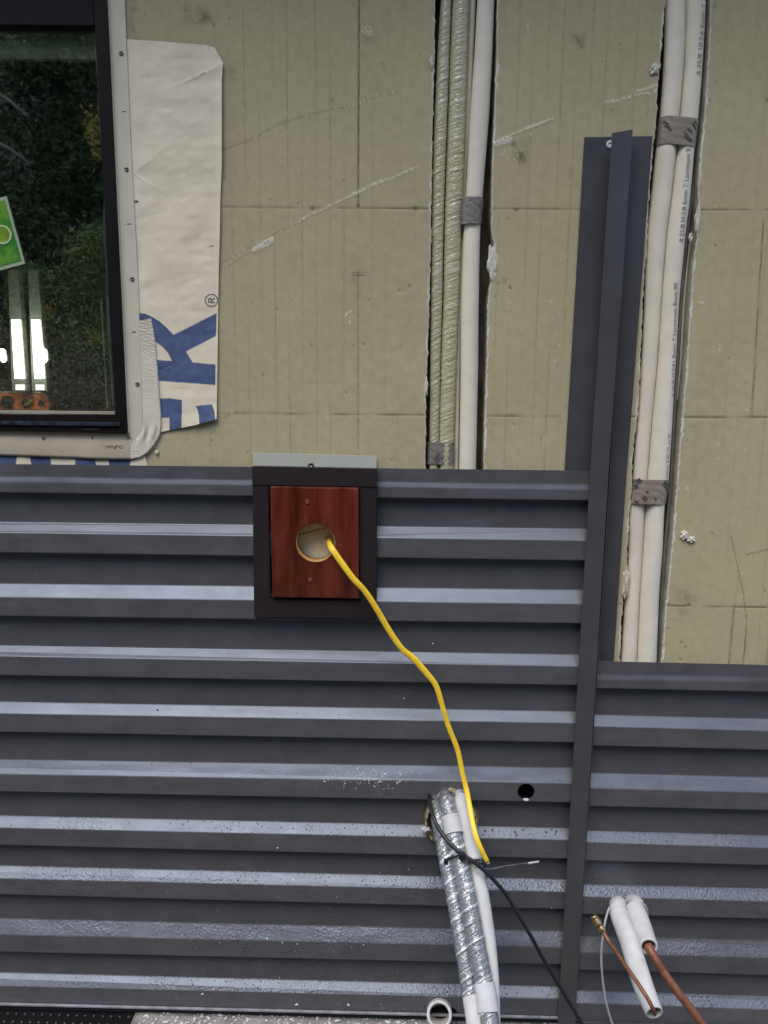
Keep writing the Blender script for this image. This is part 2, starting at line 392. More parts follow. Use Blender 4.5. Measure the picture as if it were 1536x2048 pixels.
# ------------------------------------------------------------------ foam wall
wall = thing('insulated_foam_wall', (0, 0, ZB), 'olive grey foam block wall with seams, pits and two cut pipe channels', 'wall')
DEPTH = .062
ch1L = interp([(-60, 871), (0, 870.4), (117, 868.5), (234, 865.7), (351, 863), (469, 862.5), (597, 858.7), (714, 855), (832, 851.6), (960, 851)])
ch1R = interp([(-60, 996), (0, 995), (117, 993.4), (234, 988.7), (280, 986), (351, 984), (410, 984), (469, 982), (490, 990), (520, 992), (545, 990), (570, 980), (597, 976), (714, 973.5), (832, 969.5), (960, 968)])
ch2L = interp([(-60, 1334), (0, 1331), (125, 1320), (150, 1317), (234, 1313), (300, 1306), (420, 1296), (480, 1293.5), (600, 1286), (700, 1282), (800, 1278), (900, 1266), (960, 1263.6), (1100, 1254.7), (1200, 1246), (1340, 1239)])
ch2R = interp([(-60, 1424), (0, 1422.5), (100, 1418.5), (200, 1412), (300, 1401.6), (370, 1396.4), (430, 1398), (470, 1396), (490, 1391), (600, 1382), (700, 1375.6), (800, 1368), (900, 1360), (1000, 1352), (1100, 1344), (1200, 1333), (1340, 1323)])
def jag(v, seed, amp):
    r = np.random.default_rng(seed); out = np.zeros_like(v)
    for k in range(14):
        f = 2*math.pi/(6*1.45**k); out += np.sin(v*f+r.uniform(0, 7))*amp*(.25 if k < 3 else .55*.86**(k-3))
    return out
def fbm(X, Z, seed, f0, octv=4):
    r = np.random.default_rng(seed); o = np.zeros_like(X); a = 1
    for k in range(octv):
        f = f0*2**k
        for _ in range(3):
            th = r.uniform(0, math.pi*2); o += a/3*np.sin((X*math.cos(th)+Z*math.sin(th))*f+r.uniform(0, 7)+1.7*np.sin((X*math.sin(th)-Z*math.cos(th))*f*.7+r.uniform(0, 7)))
        a *= .6
    return o
def hashn(X, Z, s, seed):
    """white cell noise"""
    i = np.floor(X/s); j = np.floor(Z/s); h = np.sin(i*127.1+j*311.7+seed*74.7)*43758.5453
    return h-np.floor(h)
def dseg(U, V, a, b):
    ax, ay = a; bx, by = b; dx, dy = bx-ax, by-ay; L = dx*dx+dy*dy
    t = np.clip(((U-ax)*dx+(V-ay)*dy)/L, 0, 1)
    return np.hypot(U-ax-t*dx, V-ay-t*dy), t
def dpoly(U, V, pts):
    d = np.full(U.shape, 1e9)
    for a, b in zip(pts[:-1], pts[1:]): d = np.minimum(d, dseg(U, V, a, b)[0])
    return d
PITS = [(RNG.uniform(250, 1536), RNG.uniform(0, 1330), RNG.uniform(.8, 2.0)) for _ in range(150)]
CHIPS = [(RNG.uniform(250, 1536), RNG.uniform(0, 1330), RNG.uniform(.7, 1.8)) for _ in range(150)]
PITS += [(819, 572, 2.6), (799, 580, 2), (737, 599, 1.6), (1021, 576, 3), (625, 418, 4), (831, 418, 4), (1033, 420, 4), (727, 688, 2), (623, 690, 2),
         (427, 50, 3), (495, 905, 2), (1431, 491, 2.5), (1431, 12, 2), (1535, 200, 3), (1362, 1285, 2), (1371, 1295, 2), (1361, 1320, 2), (1378, 1210, 3.5), (717, 412, 3)]
CHIPS += [(585, 100, 2), (586, 108, 2), (514, 30, 2), (700, 645, 3), (1110, 722, 2.5), (1018, 605, 2), (1017, 615, 2), (1102, 603, 2.5), (1119, 690, 2), (1374, 977, 3), (1439, 700, 3),
          (1440, 690, 2), (1494, 820, 2.5), (1437, 888, 3), (1490, 899, 2), (1437, 918, 2), (725, 62, 3), (732, 58, 3), (740, 64, 3), (744, 70, 2), (736, 70, 3)]
BASE = np.array([.445, .378, .226]); DARK = np.array([.10, .085, .05]); PALE = np.array([.66, .62, .49])
SEAMS = [[(200, 412), (650, 415), (1160, 419), (1536, 419)], [(200, 824), (650, 829), (1140, 833), (1400, 834.5), (1560, 835)], [(1180, 1207), (1340, 1211), (1400, 1214), (1560, 1215)]]
def foam_paint(X, Z, U, V):
    col = np.ones(X.shape+(3,))*BASE; dep = np.zeros(X.shape)
    def mixc(mask, c):
        nonlocal col
        mk = np.clip(mask, 0, 1)[..., None]; col = col*(1-mk)+np.array(c)*mk
    # broad mottling, and the dimpled texture bands of the moulded blocks
    n = fbm(X, Z, 1, 14); col *= (1+.035*n)[..., None]
    n2 = fbm(X, Z, 2, 160, 3); col *= (1+.03*n2)[..., None]
    # moulded vertical lines, about every 28 mm
    X0 = P(717, 300).x; sp = .0278
    k = np.round((X-X0)/sp); dx = np.abs(X-X0-k*sp)
    st = .25+.75*(np.sin(k*12.9+3)*.5+.5); st = st*(.6+.4*np.sin(Z*9+k*2.3))
    g = np.exp(-(dx/.0011)**2)*st; mixc(g*.42, DARK*1.4); dep += g*.0004
    # block seams
    for s in SEAMS:
        d = dpoly(U, V, s); wob = 1+.6*fbm(X, Z, 5, 60, 2)
        g = np.exp(-(d/(1.15*np.clip(wob, .5, 2)))**2); mixc(g*.85, DARK*.7); dep += g*.0012
    for (a, b, st, wd) in [((718.4, -40), (716, 415), .95, 1.4), ((716.5, 540), (717, 910), .5, .9), ((1527, 440), (1503, 834), .8, 1.2), ((1467, 1215), (1456, 1340), .7, 1.2)]:
        d, _ = dseg(U, V, a, b); g = np.exp(-(d/wd)**2)*st; mixc(g, DARK*.6); dep += g*.001
    # knife scratches: dark line with torn pale crumbs on it
    def scratch(pts, pale, dark, wd, seed):
        d = dpoly(U+1.5*fbm(X, Z, seed, 90, 2), V, pts)
        mixc(np.exp(-(d/1.1)**2)*dark, DARK*1.5)
        h = fbm(X, Z, seed+3, 800, 2); h2 = fbm(X, Z, seed+1, 45, 2)
        g = (d < wd*(.6+.5*h2)) & (h > .95-1.9*pale); mixc(g*.85, PALE); nonlocal dep
        dep -= g*.0012
    scratch([(440, 302), (500, 280), (560, 247), (620, 228), (700, 212)], .12, .6, 2.2, 11)
    scratch([(700, 212), (760, 192), (800, 182), (828, 170)], .35, .25, 2.5, 12)
    scratch([(436, 545), (500, 505), (560, 470)], .15, .5, 2.5, 13)
    scratch([(436, 530), (500, 495), (560, 462), (610, 440)], .2, .5, 2.5, 14)
    scratch([(510, 500), (530, 488), (545, 480)], .8, 0, 7, 15)
    scratch([(600, 440), (680, 402), (760, 365), (835, 336)], .65, .2, 3.0, 16)
    scratch([(985, 292), (1010, 275), (1060, 255), (1105, 237)], .85, 0, 2.8, 17)
    scratch([(985, 290), (1005, 285), (1020, 280)], .7, 0, 7, 18)
    scratch([(1205, 208), (1250, 197), (1290, 186), (1320, 182)], .6, .1, 3, 19)
    scratch([(1275, 183), (1318, 170)], .8, 0, 2.5, 20)
    scratch([(690, 632), (703, 622)], .9, 0, 3, 21)
    scratch([(450, 835), (470, 823)], .0, .8, 2, 22)
    scratch([(1054, 50), (1054, 70)], .7, 0, 1.4, 23)
    scratch([(1018, 560), (1018, 590)], .3, 0, 3, 24)
    scratch([(1122, 520), (1121, 550)], .6, 0, 1.2, 25)
    scratch([(1383, 604), (1406, 606)], .95, .1, 2.0, 26)
    scratch([(776, 589), (860, 590)], .12, 0, 1.2, 27)
    for pts in ([(1462, 1072), (1475, 1132), (1487, 1190), (1493, 1240), (1487, 1330)], [(1490, 1110), (1540, 1098)], [(706, 545), (731, 544)], [(706, 551), (730, 550), (731, 543)], [(707, 551), (707, 562)], [(1083, 870), (1083, 888)]):
        d = dpoly(U, V, pts); mixc(np.exp(-(d/.9)**2)*.8, DARK)
    # smudges
    for (a, b, ra, rb, s) in [(405, 35, 22, 12, .7), (375, 25, 7, 14, .55), (738, 68, 14, 14, .55), (1045, 312, 12, 22, .8), (1027, 287, 5, 5, .8), (1157, 78, 12, 10, .8), (1162, 92, 8, 5, .6),
                              (1011, 560, 12, 6, .5), (268, 40, 8, 60, .35), (463, 148, 10, 14, .35), (1363, 1205, 14, 30, .35), (1370, 1195, 20, 14, .3), (385, 20, 30, 10, .25),
                              (710, 560, 20, 60, .15), (620, 520, 60, 30, .12), (820, 640, 50, 90, .10), (1420, 780, 40, 90, .10), (420, 860, 30, 8, .35)]:
        d = ((U-a)/ra)**2+((V-b)/rb)**2; h = .5+.5*fbm(X, Z, int(a), 150, 3)
        mixc(np.exp(-d)*s*np.clip(h*1.6-.2, 0, 1), DARK)
    scratch([(1000, 300), (1030, 320)], .10, 0, 26, 31)
    scratch([(730, 55), (742, 72)], .25, 0, 10, 32)
    for a, b, r in PITS:
        mk = (np.abs(U-a) < r*3) & (np.abs(V-b) < r*3)
        if mk.any():
            g = np.zeros(X.shape); g[mk] = np.exp(-(((U[mk]-a)**2+(V[mk]-b)**2)/r**2)); mixc(g*.8, DARK); dep += g*.0015
    for a, b, r in CHIPS:
        mk = (np.abs(U-a) < r*3) & (np.abs(V-b) < r*3)
        if mk.any():
            g = np.zeros(X.shape); g[mk] = np.exp(-(((U[mk]-a)**2*1.6+(V[mk]-b)**2)/r**2)); mixc(g*.8, PALE); dep -= g*.0008
    # diagonal trowel-like dimples in columns
    di = np.sin((X+Z)*520+2*fbm(X, Z, 8, 40, 2)); band = np.clip(np.sin((X-X0)*math.pi/(sp*5)+.8), 0, 1)**2
    dep += di*band*.00011*(.5+.5*fbm(X, Z, 9, 12, 2))
    return col, dep
def foam_panel(lf, rf, v0, v1, lip_l=True, lip_r=True, step=.0026, seed=0, coarse_r=0):
    z1 = P(768, v0).z; z0 = P(768, v1).z; nz_ = int((z1-z0)/step)
    Zs = np.linspace(z1, z0, nz_)
    vs = np.array([PX(np.array(0.), np.array(z))[1] for z in Zs])
    xl = np.array([P(float(lf(v)), float(v)).x for v in vs]); xr = np.array([P(float(rf(v)), float(v)).x for v in vs])
    if lip_l: xl = xl+jag(Zs*1000, seed+1, .0011)
    if lip_r: xr = xr+jag(Zs*1000, seed+2, .0011)
    nx = int((xr-xl).mean()/step)
    S = np.linspace(0, 1, nx); X = xl[:, None]*(1-S)+xr[:, None]*S; Z = np.repeat(Zs[:, None], nx, 1)
    U, V = PX(X, Z); col, dep = foam_paint(X, Z, U, V)
    for on, xe in ((lip_l, xl), (lip_r, xr)):
        if on:
            d = np.abs(X-xe[:, None]); wd = .0016+.0026*np.clip(fbm(X, Z, seed+4, 60, 3)+.25, 0, 1.4)
            g = np.clip((wd-d)/.0012, 0, 1); col = col*(1-g[..., None])+PALE*g[..., None]; dep = dep-g*.0006*hashn(X, Z, .003, 3)
    Y = dep
    V3 = np.stack([X, Y, Z], -1)
    # cut faces into the channels
    def side(xe, sgn, s):
        k = 14; T = np.linspace(0, 1, k)[None, 1:]
        ker = np.ones(31)/31; sm = np.convolve(np.pad(xe, 15, 'edge'), ker, 'valid'); w_ = np.clip(T*9, 0, 1)
        xs = xe[:, None]*(1-w_)+sm[:, None]*w_+.0010*fbm(T*.3+0*xe[:, None], Zs[:, None]+0*T, s, 70, 3)*T**.5
        yy = T*DEPTH+0*xe[:, None]; zz = Zs[:, None]+0*T
        c = np.ones(xs.shape+(3,))*PALE*(.80+.12*fbm(yy, zz, s+1, 50, 3))[..., None]
        return np.stack([xs, yy, zz], -1), c
    if lip_l:
        a, c = side(xl, 1, seed+7); V3 = np.concatenate([a[:, ::-1], V3], 1); col = np.concatenate([c[:, ::-1], col], 1)
    if lip_r:
        a, c = side(xr, -1, seed+8); V3 = np.concatenate([V3, a], 1); col = np.concatenate([col, c], 1)
    return gridmesh('foam_panel', V3, M_foam, wall, True, col)
foam_panel(lambda v: 236+v*.045, ch1L, -70, 960, False, True, seed=100)
foam_panel(ch1R, ch2L, -70, 1345, True, True, seed=200)
foam_panel(ch2R, lambda v: 1650-.09*v, -70, 1350, True, False, seed=300)
XL, XR = -2.4, 2.2
ZTOP = 3.3; z0p = P(768, -68).z
box('foam_backing', XL, XR, DEPTH, .10, P(0, 930).z, ZTOP, M_back, wall) if False else None
# channel backs (grey brown cement face behind the foam)
box('channel_back', P(840, 500).x, P(1010, 500).x, DEPTH-.002, .10, P(768, 1000).z, ZTOP, M_back, wall)
box('channel_back', P(1215, 500).x, P(1450, 500).x, DEPTH-.002, .10, P(768, 1400).z, ZTOP, M_back, wall)
# rest of the wall, outside the picture or behind the cladding
box('foam_panel', P(1640, 300).x-.02, XR, .0008, .06, ZB-.02, ZTOP, M_foamplain, wall)
box('foam_panel', XL, P(1640, 300).x-.025, .0008, .06, z0p+.004, ZTOP, M_foamplain, wall)
zlow = P(768, 955).z; zlow2 = P(1400, 1345).z
low = box('foam_panel', XL, P(1100, 955).x, .0012, .06, ZB-.02, zlow, M_foamplain, wall)
low2 = box('foam_panel', P(1100, 955).x+.001, P(1640, 300).x-.025, .0012, .06, ZB-.02, zlow2, M_foamplain, wall)
box('foam_panel', XL, XW0-.02, .0008, .06, zlow+.002, z0p, M_foamplain, wall)
hc = P(902, 1640, 0); hc2 = P(1256, 1828, 0)
c1 = cyl_cutter(hc, .058, -.1, .08, jag=.06); c2 = cyl_cutter(hc2, .036, -.1, .055); c3 = cyl_cutter(P(1052, 1582, 0), .045, -.1, .08)
c4 = cyl_cutter(P(880, 2030, 0), .03, -.1, .055)
boolcut(low, [c1, c3, c4]); boolcut(low2, [c2]); kill([c1, c2, c3, c4])
# torn white lumps stuck on the foam
def lump(name, u, v, ru, rv, parent, m=M_foamwhite, Y=-.001, h=.005, seed=0, label=None):
    r = random.Random(seed); bm = bmesh.new(); bmesh.ops.create_icosphere(bm, subdivisions=3, radius=1)
    c = P(u, v, Y); s = (P(u+1, v, Y)-c).length
    for q in bm.verts:
        n = 1+.28*math.sin(q.co.x*5+seed)*math.cos(q.co.z*6+seed*2)+r.uniform(-.16, .16)
        q.co = c+Vector((q.co.x*n*ru*s, q.co.y*h*n, q.co.z*n*rv*s))
    o = frombm(name, bm, m, parent)
    return o
lump('torn_foam', 1309, 138, 10, 11, wall, seed=1)
lump('torn_foam', 984, 525, 9, 36, wall, seed=2, h=.004, Y=0.001)
lump('torn_foam', 1369, 1070, 8, 9, wall, seed=3); lump('torn_foam', 1381, 1079, 9, 6, wall, seed=4)
lump('torn_foam', 1251, 1165, 6, 30, wall, seed=5, h=.006)
lump('torn_foam', 1395, 440, 5, 28, wall, seed=6); lump('torn_foam', 852, 775, 4, 18, wall, seed=7)
lump('torn_foam', 1381, 475, 4, 9, wall, seed=8); lump('torn_foam', 314, 905, 3.5, 4, wall, seed=9)
lump('torn_foam', 863, 125, 4, 12, wall, seed=10)

# unseen eave above the picture, added to darken the top of the wall
ev = thing('shading_eave', (0, -.2, 3.0), 'unseen brown grey soffit board added above the foam wall to darken its top', 'eave')
box('soffit', XL, XR, -.42, .0, 3.02, 3.05, M_soffit, ev); box('fascia', XL, XR, -.45, -.421, 2.98, 3.2, M_trim, ev)

# ------------------------------------------------------------------ window
win = thing('window', P(100, 860, -.01), 'dark framed window with beige nailing flange and dark reflecting glass', 'window')
YF = -.014
fo = lambda v: 213+.0476*v                      # right outer edge of frame on the photo
gi = lambda v: 187+(v-50)*.0535                 # right edge of the glass
slab('frame', [(gi(-80)+2, -80), (fo(-80), -80), (fo(866), 866), (gi(828)+4, 866)], YF, .04, M_winframe, win, bev=.0012)
slab('frame', [(-320, 829), (gi(829)+3, 829), (gi(829)+3.2, 866.5), (-320, 856)], YF, .04, M_winframe, win, bev=.001)
slab('sash', [(-330, -80), (gi(-80)+1, -80), (gi(50)+1, 50), (-330, 46)], YF+.006, .04, M_winframe, win)
slab('sill_track', [(-320, 838), (239, 845), (239.5, 852.5), (-320, 846)], YF-.004, YF+.002, mat('track_metal', (.06, .07, .11), .25, metal=.6, var=.6, vscale=60), win, bev=.001)
slab('track_slot', [(165, 856), (195, 857), (195, 861), (165, 860)], YF-.0005, YF+.001, M_gap, win)
slab('gasket', [(-320, 819), (gi(822)+1, 823.5), (gi(822)+1, 828.6), (-320, 824)], YF+.012, YF+.03, M_rubber, win)
slab('spacer_bar', [(200, 595), (203, 595), (216, 815), (213, 815)], .030, .033, M_post, win)
slab('spacer_bar', [(214, 595), (216, 595), (226.5, 812), (224.5, 812)], .030, .033, M_post, win)
slab('glass', [(-330, 44), (gi(44)+4, 48), (gi(828)+4, 830), (-330, 826)], .010, .014, M_glass, win)
fl = slab('nailing_flange', [(fo(-80)+1, -80), (247, -80), (249, 0), (262, 300), (276, 560), (286, 860), (288, 880), (fo(868)-2, 880)], -.0050, -.0005, M_flange, win, bev=.0008)
slab('edge_rib', [(fo(-80)-.5, -80), (fo(-80)+4, -80), (fo(866)+4, 866), (fo(866)-.5, 866)], -.0085, -.0005, M_flange, win, bev=.0006)
slab('nailing_flange', [(-330, 850), (256, 867.5), (270, 884), (-330, 873)], -.0050, -.0005, M_sill, win, bev=.0008)
def screw(u, v, Y, r, parent, m=M_steel):
    c = P(u, v, Y); vs = []; n = 20
    bm = bmesh.new()
    rings = []
    for (rr, yy) in ((1, 0.0), (1, -.0012), (.8, -.002), (.38, -.0021), (.30, -.0008)):
        rings.append([bm.verts.new((c.x+r*rr*math.cos(2*math.pi*i/n), c.y+yy, c.z+r*rr*math.sin(2*math.pi*i/n))) for i in range(n)])
    for a, b in zip(rings[:-1], rings[1:]):
        for i in range(n): bm.faces.new((a[i], a[(i+1) % n], b[(i+1) % n], b[i]))
    bm.faces.new(rings[-1]); bm.faces.new(rings[0][::-1])
    return frombm('screw', bm, m, parent, True)
for u, v in ((242.5, 106.5), (253, 338.5), (264.5, 558), (275, 768)): screw(u, v, -.0052, .0042, fl)
screw(87, 876.5, -.0052, .004, win)
for u, v in ((248, 223), (258, 448), (268, 664), (272, 402)):
    slab('slot', [(u-4, v-1), (u+4, v-1), (u+4, v+1), (u-4, v+1)], -.0053, -.0045, M_steel, win)
slab('slot', [(183.5, 873), (186, 873), (186, 883), (183.5, 883)], -.0053, -.0045, M_darkhole, win)
# what stands behind the glass
bl = slab('window_blind', [(-330, 48), (196, 52), (198, 118), (-330, 116)], .0165, .03, M_blind); tag(bl, 'grey green rolled blind across the top inside the window', 'blind')
lv = thing('spirit_level', P(30, 820, .31), 'red orange spirit level with dark round vials lying inside the window sill', 'spirit level')
slab('body', [(-130, 784), (97, 788), (98, 822), (-130, 818)], .30, .33, M_orange, lv, bev=.002)
for u, v, r in ((14, 804, 13), (54, 805, 9.5), (82, 806, 5)):
    c = P(u, v, .297); s = (P(u+1, v, .297)-c).length
    bm = bmesh.new(); bmesh.ops.create_cone(bm, cap_ends=True, segments=24, radius1=r*s, radius2=r*s, depth=.006, matrix=Matrix.Translation(c) @ Matrix.Rotation(R(90), 4, 'X'))
    frombm('vial_hole', bm, M_darkhole, lv)
for du in (0, 5): slab('vial_line', [(49+du, 811), (57+du, 799), (59+du, 799), (51+du, 811)], .285, .290, M_lime, lv)
slab('top_rail', [(-130, 780), (97, 784), (97, 787), (-130, 783)], .30, .33, M_flange, lv)
lt = []
for i, (u0, u1, tu, lab) in enumerate(((20, 38, -3, 'left tall glowing white light bar on a grey post behind the window glass'), (60, 78, 0, 'right tall glowing white light bar on a grey post behind the window glass'))):
    t_ = thing('light_bar', P(u0+12, 782, .25), lab, 'lamp', 'glowing white light bars behind the glass')
    slab('tube_light', [(u0+2, 639), (u0+16, 639), (u0+25, 757), (u0+9, 757)], .20, .21, M_lamp, t_, bev=.002)
    slab('post', [(u0-4, 540), (u0+16, 540), (u0+34, 782), (u0+4, 782)], .26, .28, M_post, t_)
    slab('foot_light', [(u0+11, 769), (u0+25, 769), (u0+25, 780), (u0+11, 780)], .20, .21, M_lampdim, t_)
for u, lab in ((2, 'small rounded glowing lamp at the left of the light bars'), (85, 'small rounded glowing lamp at the right of the light bars')):
    o = slab('small_lamp', [(u-3, 700), (u, 697), (u+4, 700), (u+6, 718), (u+4, 724), (u+1, 724), (u-2, 716)], .20, .21, M_lamp); tag(o, lab, 'lamp', 'small glowing lamps behind the glass')
# sticker on the glass
st = thing('sticker', P(0, 465, .009), 'tilted green label with pale border and lime circle stuck on the window glass', 'sticker')
slab('border', [(-110, 424), (13, 392), (50, 527), (-73, 560)], .0085, .0098, M_stwhite, st)
slab('printed_field', [(-106, 431), (9, 400), (43, 521), (-72, 552)], .0078, .0084, M_stgreen, st)
def disc(name, u, v, Y, r0, r1, m, parent, th=.0005, el=1.0):
    c = P(u, v, Y); s = (P(u+1, v, Y)-c).length; n = 40; vs = []; fs = []
    for yy in (Y, Y+th):
        for rr in (r0, r1):
            for i in range(n):
                a = 2*math.pi*i/n; vs.append((c.x+rr*s*math.cos(a), yy, c.z+rr*s*el*math.sin(a)))
    for i in range(n):
        j = (i+1) % n
        fs += [(i, j, n+j, n+i), (n+i, n+j, 3*n+j, 3*n+i), (i, 2*n+i, 2*n+j, j), (2*n+i, 3*n+i, 3*n+j, 2*n+j)]
    return put(name, vs, fs, m, parent)
disc('printed_circle', 4, 469, .0072, .1, 15, M_stlime, st, .0004); disc('printed_ring', 4.5, 469, .0066, 15, 18.5, mat('sticker_ring', (.50, .60, .32), .5), st, .0004)

# ------------------------------------------------------------------ house wrap with print
def inpoly(U, V, poly):
    c = np.zeros(U.shape, bool); n = len(poly)
    for i in range(n):
        x1, y1 = poly[i]; x2, y2 = poly[(i+1) % n]
        if y1 == y2: continue
        k = ((y1 > V) != (y2 > V)) & (U < (x2-x1)*(V-y1)/(y2-y1)+x1); c ^= k
    return c
Kp = [(270, 626), (289, 627), (303, 633), (320, 643.5), (334.6, 656.5), (347, 670), (433.5, 626), (432, 672), (372, 703), (385.6, 725), (430.7, 729), (430.7, 770), (300, 760.5), (300, 719), (344, 722), (336.5, 706.6), (325, 693.6), (310.5, 683), (290, 670), (270, 660)]
E1 = [(300, 799), (319.8, 797), (340, 796.5), (364, 800), (363.4, 862), (339, 862), (339, 835.5), (300, 836)]
E2 = [(391.8, 812), (424, 808.6), (429, 823.5), (431, 842), (431, 850), (398.6, 850), (398.6, 845), (397.7, 831), (395, 819.7)]
BLUE = np.array([.075, .105, .20]); WR = np.array([.78, .67, .49])
def wrap_paint(U, V):
    col = np.ones(U.shape+(3,))*WR
    b = inpoly(U, V, Kp) | inpoly(U, V, E1) | inpoly(U, V, E2)
    wear = np.clip(.5+.5*fbm(U*.01, V*.01, 77, 14, 4), 0, 1)
    col[b] = (BLUE[None]*(1+.30*(wear[b][:, None]-.3)))
    # registered mark: ring and a letter lying on its back
    d = np.hypot((U-423), (V-601)); ring = np.abs(d-12.2) < 1.15
    loc = lambda pts: [(423+y, 601-x) for x, y in pts]        # letter drawn upright in (x, y down), then turned 90 degrees
    seg = np.minimum(dpoly(U, V, loc([(-4, 6), (-4, -6), (1, -6), (3.4, -4.8), (3.8, -3), (3.2, -1), (1, 0), (-4, 0)])), dpoly(U, V, loc([(0, 0), (4.2, 6)])))
    ink = ring | (seg < 1.3); col[ink] = np.array([.09, .085, .085])
    for (a, b2) in (((418, 493), (427, 492)), ((401, 150), (409, 146))):
        dd, _ = dseg(U, V, a, b2); col[dd < 1] = np.array([.2, .17, .13])
    return col
wr = thing('house_wrap', P(350, 500, -.002), 'wrinkled white building wrap flap with large blue letters beside the window', 'building wrap')
nr, nc = 720, 190
T = np.linspace(0, 1, nr)[:, None]; S = np.linspace(0, 1, nc)[None, :]
topv = np.interp(S*194+252, [252, 330, 420, 437, 446], [78, 83, 90, 95, 125]); botv = np.interp(S*194+240, [240, 322, 380, 434], [872, 859, 850, 838])
VV = topv*(1-T)+botv*T
xr_ = np.interp(VV, [78, 95, 125, 160, 200, 330, 400, 450, 520, 600, 760, 838, 870], [434, 438, 446, 443.5, 443.5, 443.5, 440.5, 440, 438, 436.5, 434.5, 433, 431])
xl_ = np.interp(VV, [0, 868], [246, 284])
UU = xl_*(1-S)+xr_*S
col = wrap_paint(UU, VV)
A, B = P(0, 0, 0), None
pts = np.zeros((nr, nc, 3))
wrk = .0011*fbm(UU*.001, VV*.001, 31, 28, 4)+.0016*np.abs(fbm(UU*.0006+VV*.0002, VV*.0011, 32, 22, 3))+.0016*np.exp(-np.abs((VV-150)+(UU-400)*.45)/6)*np.exp(-((UU-400)/60)**2)
wrk += .0016*np.exp(-np.abs(VV-345-(UU-262)*.6)/5)*np.exp(-(UU-262)/40)+.0010*np.exp(-np.abs(VV-350+(UU-262)*.8)/7)*np.exp(-(UU-262)/60)
lift = .010*np.clip((VV-800)/60, 0, 1)**2*np.clip((UU-330)/100, 0, 1)+.004*np.clip((UU-425)/20, 0, 1)**2
Yw = -.0020-np.abs(wrk+.0012)*(.25+.75*np.clip((UU-xl_-4)/14, 0, 1))-lift
for i in range(nr):
    for j in range(nc):
        if i == 0 or True:
            u, v = UU[i, j], VV[i, j]
            D = RT*((u-PW/2)/FPX) - UP*((v-PH/2)/FPX) + FW
            t = (Yw[i, j]-CAM.y)/D.y; pts[i, j] = (CAM.x+D.x*t, Yw[i, j], CAM.z+D.z*t)
gridmesh('sheet', pts, M_wrap, wr, True, col)
# lower strip of wrap below the sill, print running sideways
lw = thing('lower_house_wrap', P(100, 925, -.002), 'strip of white building wrap with blue print showing just under the window sill', 'building wrap')
nr, nc = 14, 500
UU = np.linspace(-330, 292, nc)[None, :]*np.ones((nr, 1)); VV = 905+.012*UU+np.linspace(0, 34, nr)[:, None]; UU = UU+(VV-920)*0.3*np.clip((UU-250)/40, 0, 1)
col = np.ones(UU.shape+(3,))*BLUE*.9
for a, b in ((33, 61), (101, 151), (190, 218), (262, 320), (-60, -20), (-140, -110), (-230, -180)):
    sl_ = 2*(VV-920)/10
    col[(UU > a-sl_*(1 if a < 100 or a > 250 else -1)) & (UU < b+sl_*(1 if a < 100 else 0))] = WR*.95
pts = np.zeros((nr, nc, 3))
for i in range(nr):
    for j in range(nc): pts[i, j] = P(UU[i, j], VV[i, j], -.0022-.0006*math.sin(UU[i, j]*.05))
gridmesh('sheet', pts, M_wrap, lw, True, col)
# flexible flashing tape round the sill corner
ft = thing('flashing_tape', P(300, 880, -.006), 'white creped flashing tape curving round the lower window corner', 'tape')
def ribbon(name, outer, inner, Y, m, parent, rows=60, cols=14, wob=None):
    """a strip between two measured border lines"""
    def along(pl, n):
        d = [0]
        for a, b in zip(pl[:-1], pl[1:]): d.append(d[-1]+math.dist(a, b))
        t = np.linspace(0, d[-1], n); return np.stack([np.interp(t, d, [p[0] for p in pl]), np.interp(t, d, [p[1] for p in pl])], 1)
    O, I = along(outer, rows), along(inner, rows); V = np.zeros((rows, cols, 3))
    for i in range(rows):
        for j in range(cols):
            s = j/(cols-1); u, v = I[i]*(1-s)+O[i]*s
            V[i, j] = P(u, v, Y+(wob(u, v, s, i) if wob else 0))
    V2 = np.concatenate([V, V[:, -1:]+np.array([0, abs(Y)-.0004, 0])], 1)
    return gridmesh(name, V2, m, parent, True)
ribbon('creped_strip', [(302, 637), (309, 675), (313, 715), (316, 757), (319, 800), (322, 832), (322, 852), (319, 870), (308, 890), (294, 906), (280, 915), (262, 919)],
       [(278.5, 641), (280, 675), (281.5, 715), (283, 757), (284.5, 800), (285.5, 832), (286, 850), (285, 858), (283, 866), (277, 872), (268, 876), (258, 880)], -.0066, M_crepe, ft, 420, 16,
       wob=lambda u, v, s, i: -.0004*math.sin(i*1.1+.9*math.sin(i*.37))*(.4+s*.6)-.0004*math.sin(i*2.9+s*4)-.002*math.exp(-((v-868)/14)**2)*math.sin(s*5+u*.2))
ribbon('sill_strip', [(262, 919.5), (200, 919), (137, 916), (0, 911), (-330, 903)], [(262, 882), (200, 879), (137, 877), (0, 873), (-330, 864)], -.0060, M_sill, ft, 120, 8,
       wob=lambda u, v, s, i: -.0009*math.sin(s*3.1)-.0005*math.sin(u*.11))
def text_mesh(s, size):
    cu = bpy.data.curves.new('t', 'FONT'); cu.body = s; cu.size = size; cu.resolution_u = 3
    o = bpy.data.objects.new('t', cu); COL.objects.link(o); bpy.context.view_layer.update()
    me = bpy.data.meshes.new_from_object(o.evaluated_get(bpy.context.evaluated_depsgraph_get()))
    vs = [tuple(v.co) for v in me.vertices]; fs = [tuple(p.vertices) for p in me.polygons]
    bpy.data.objects.remove(o, do_unlink=True); return vs, fs
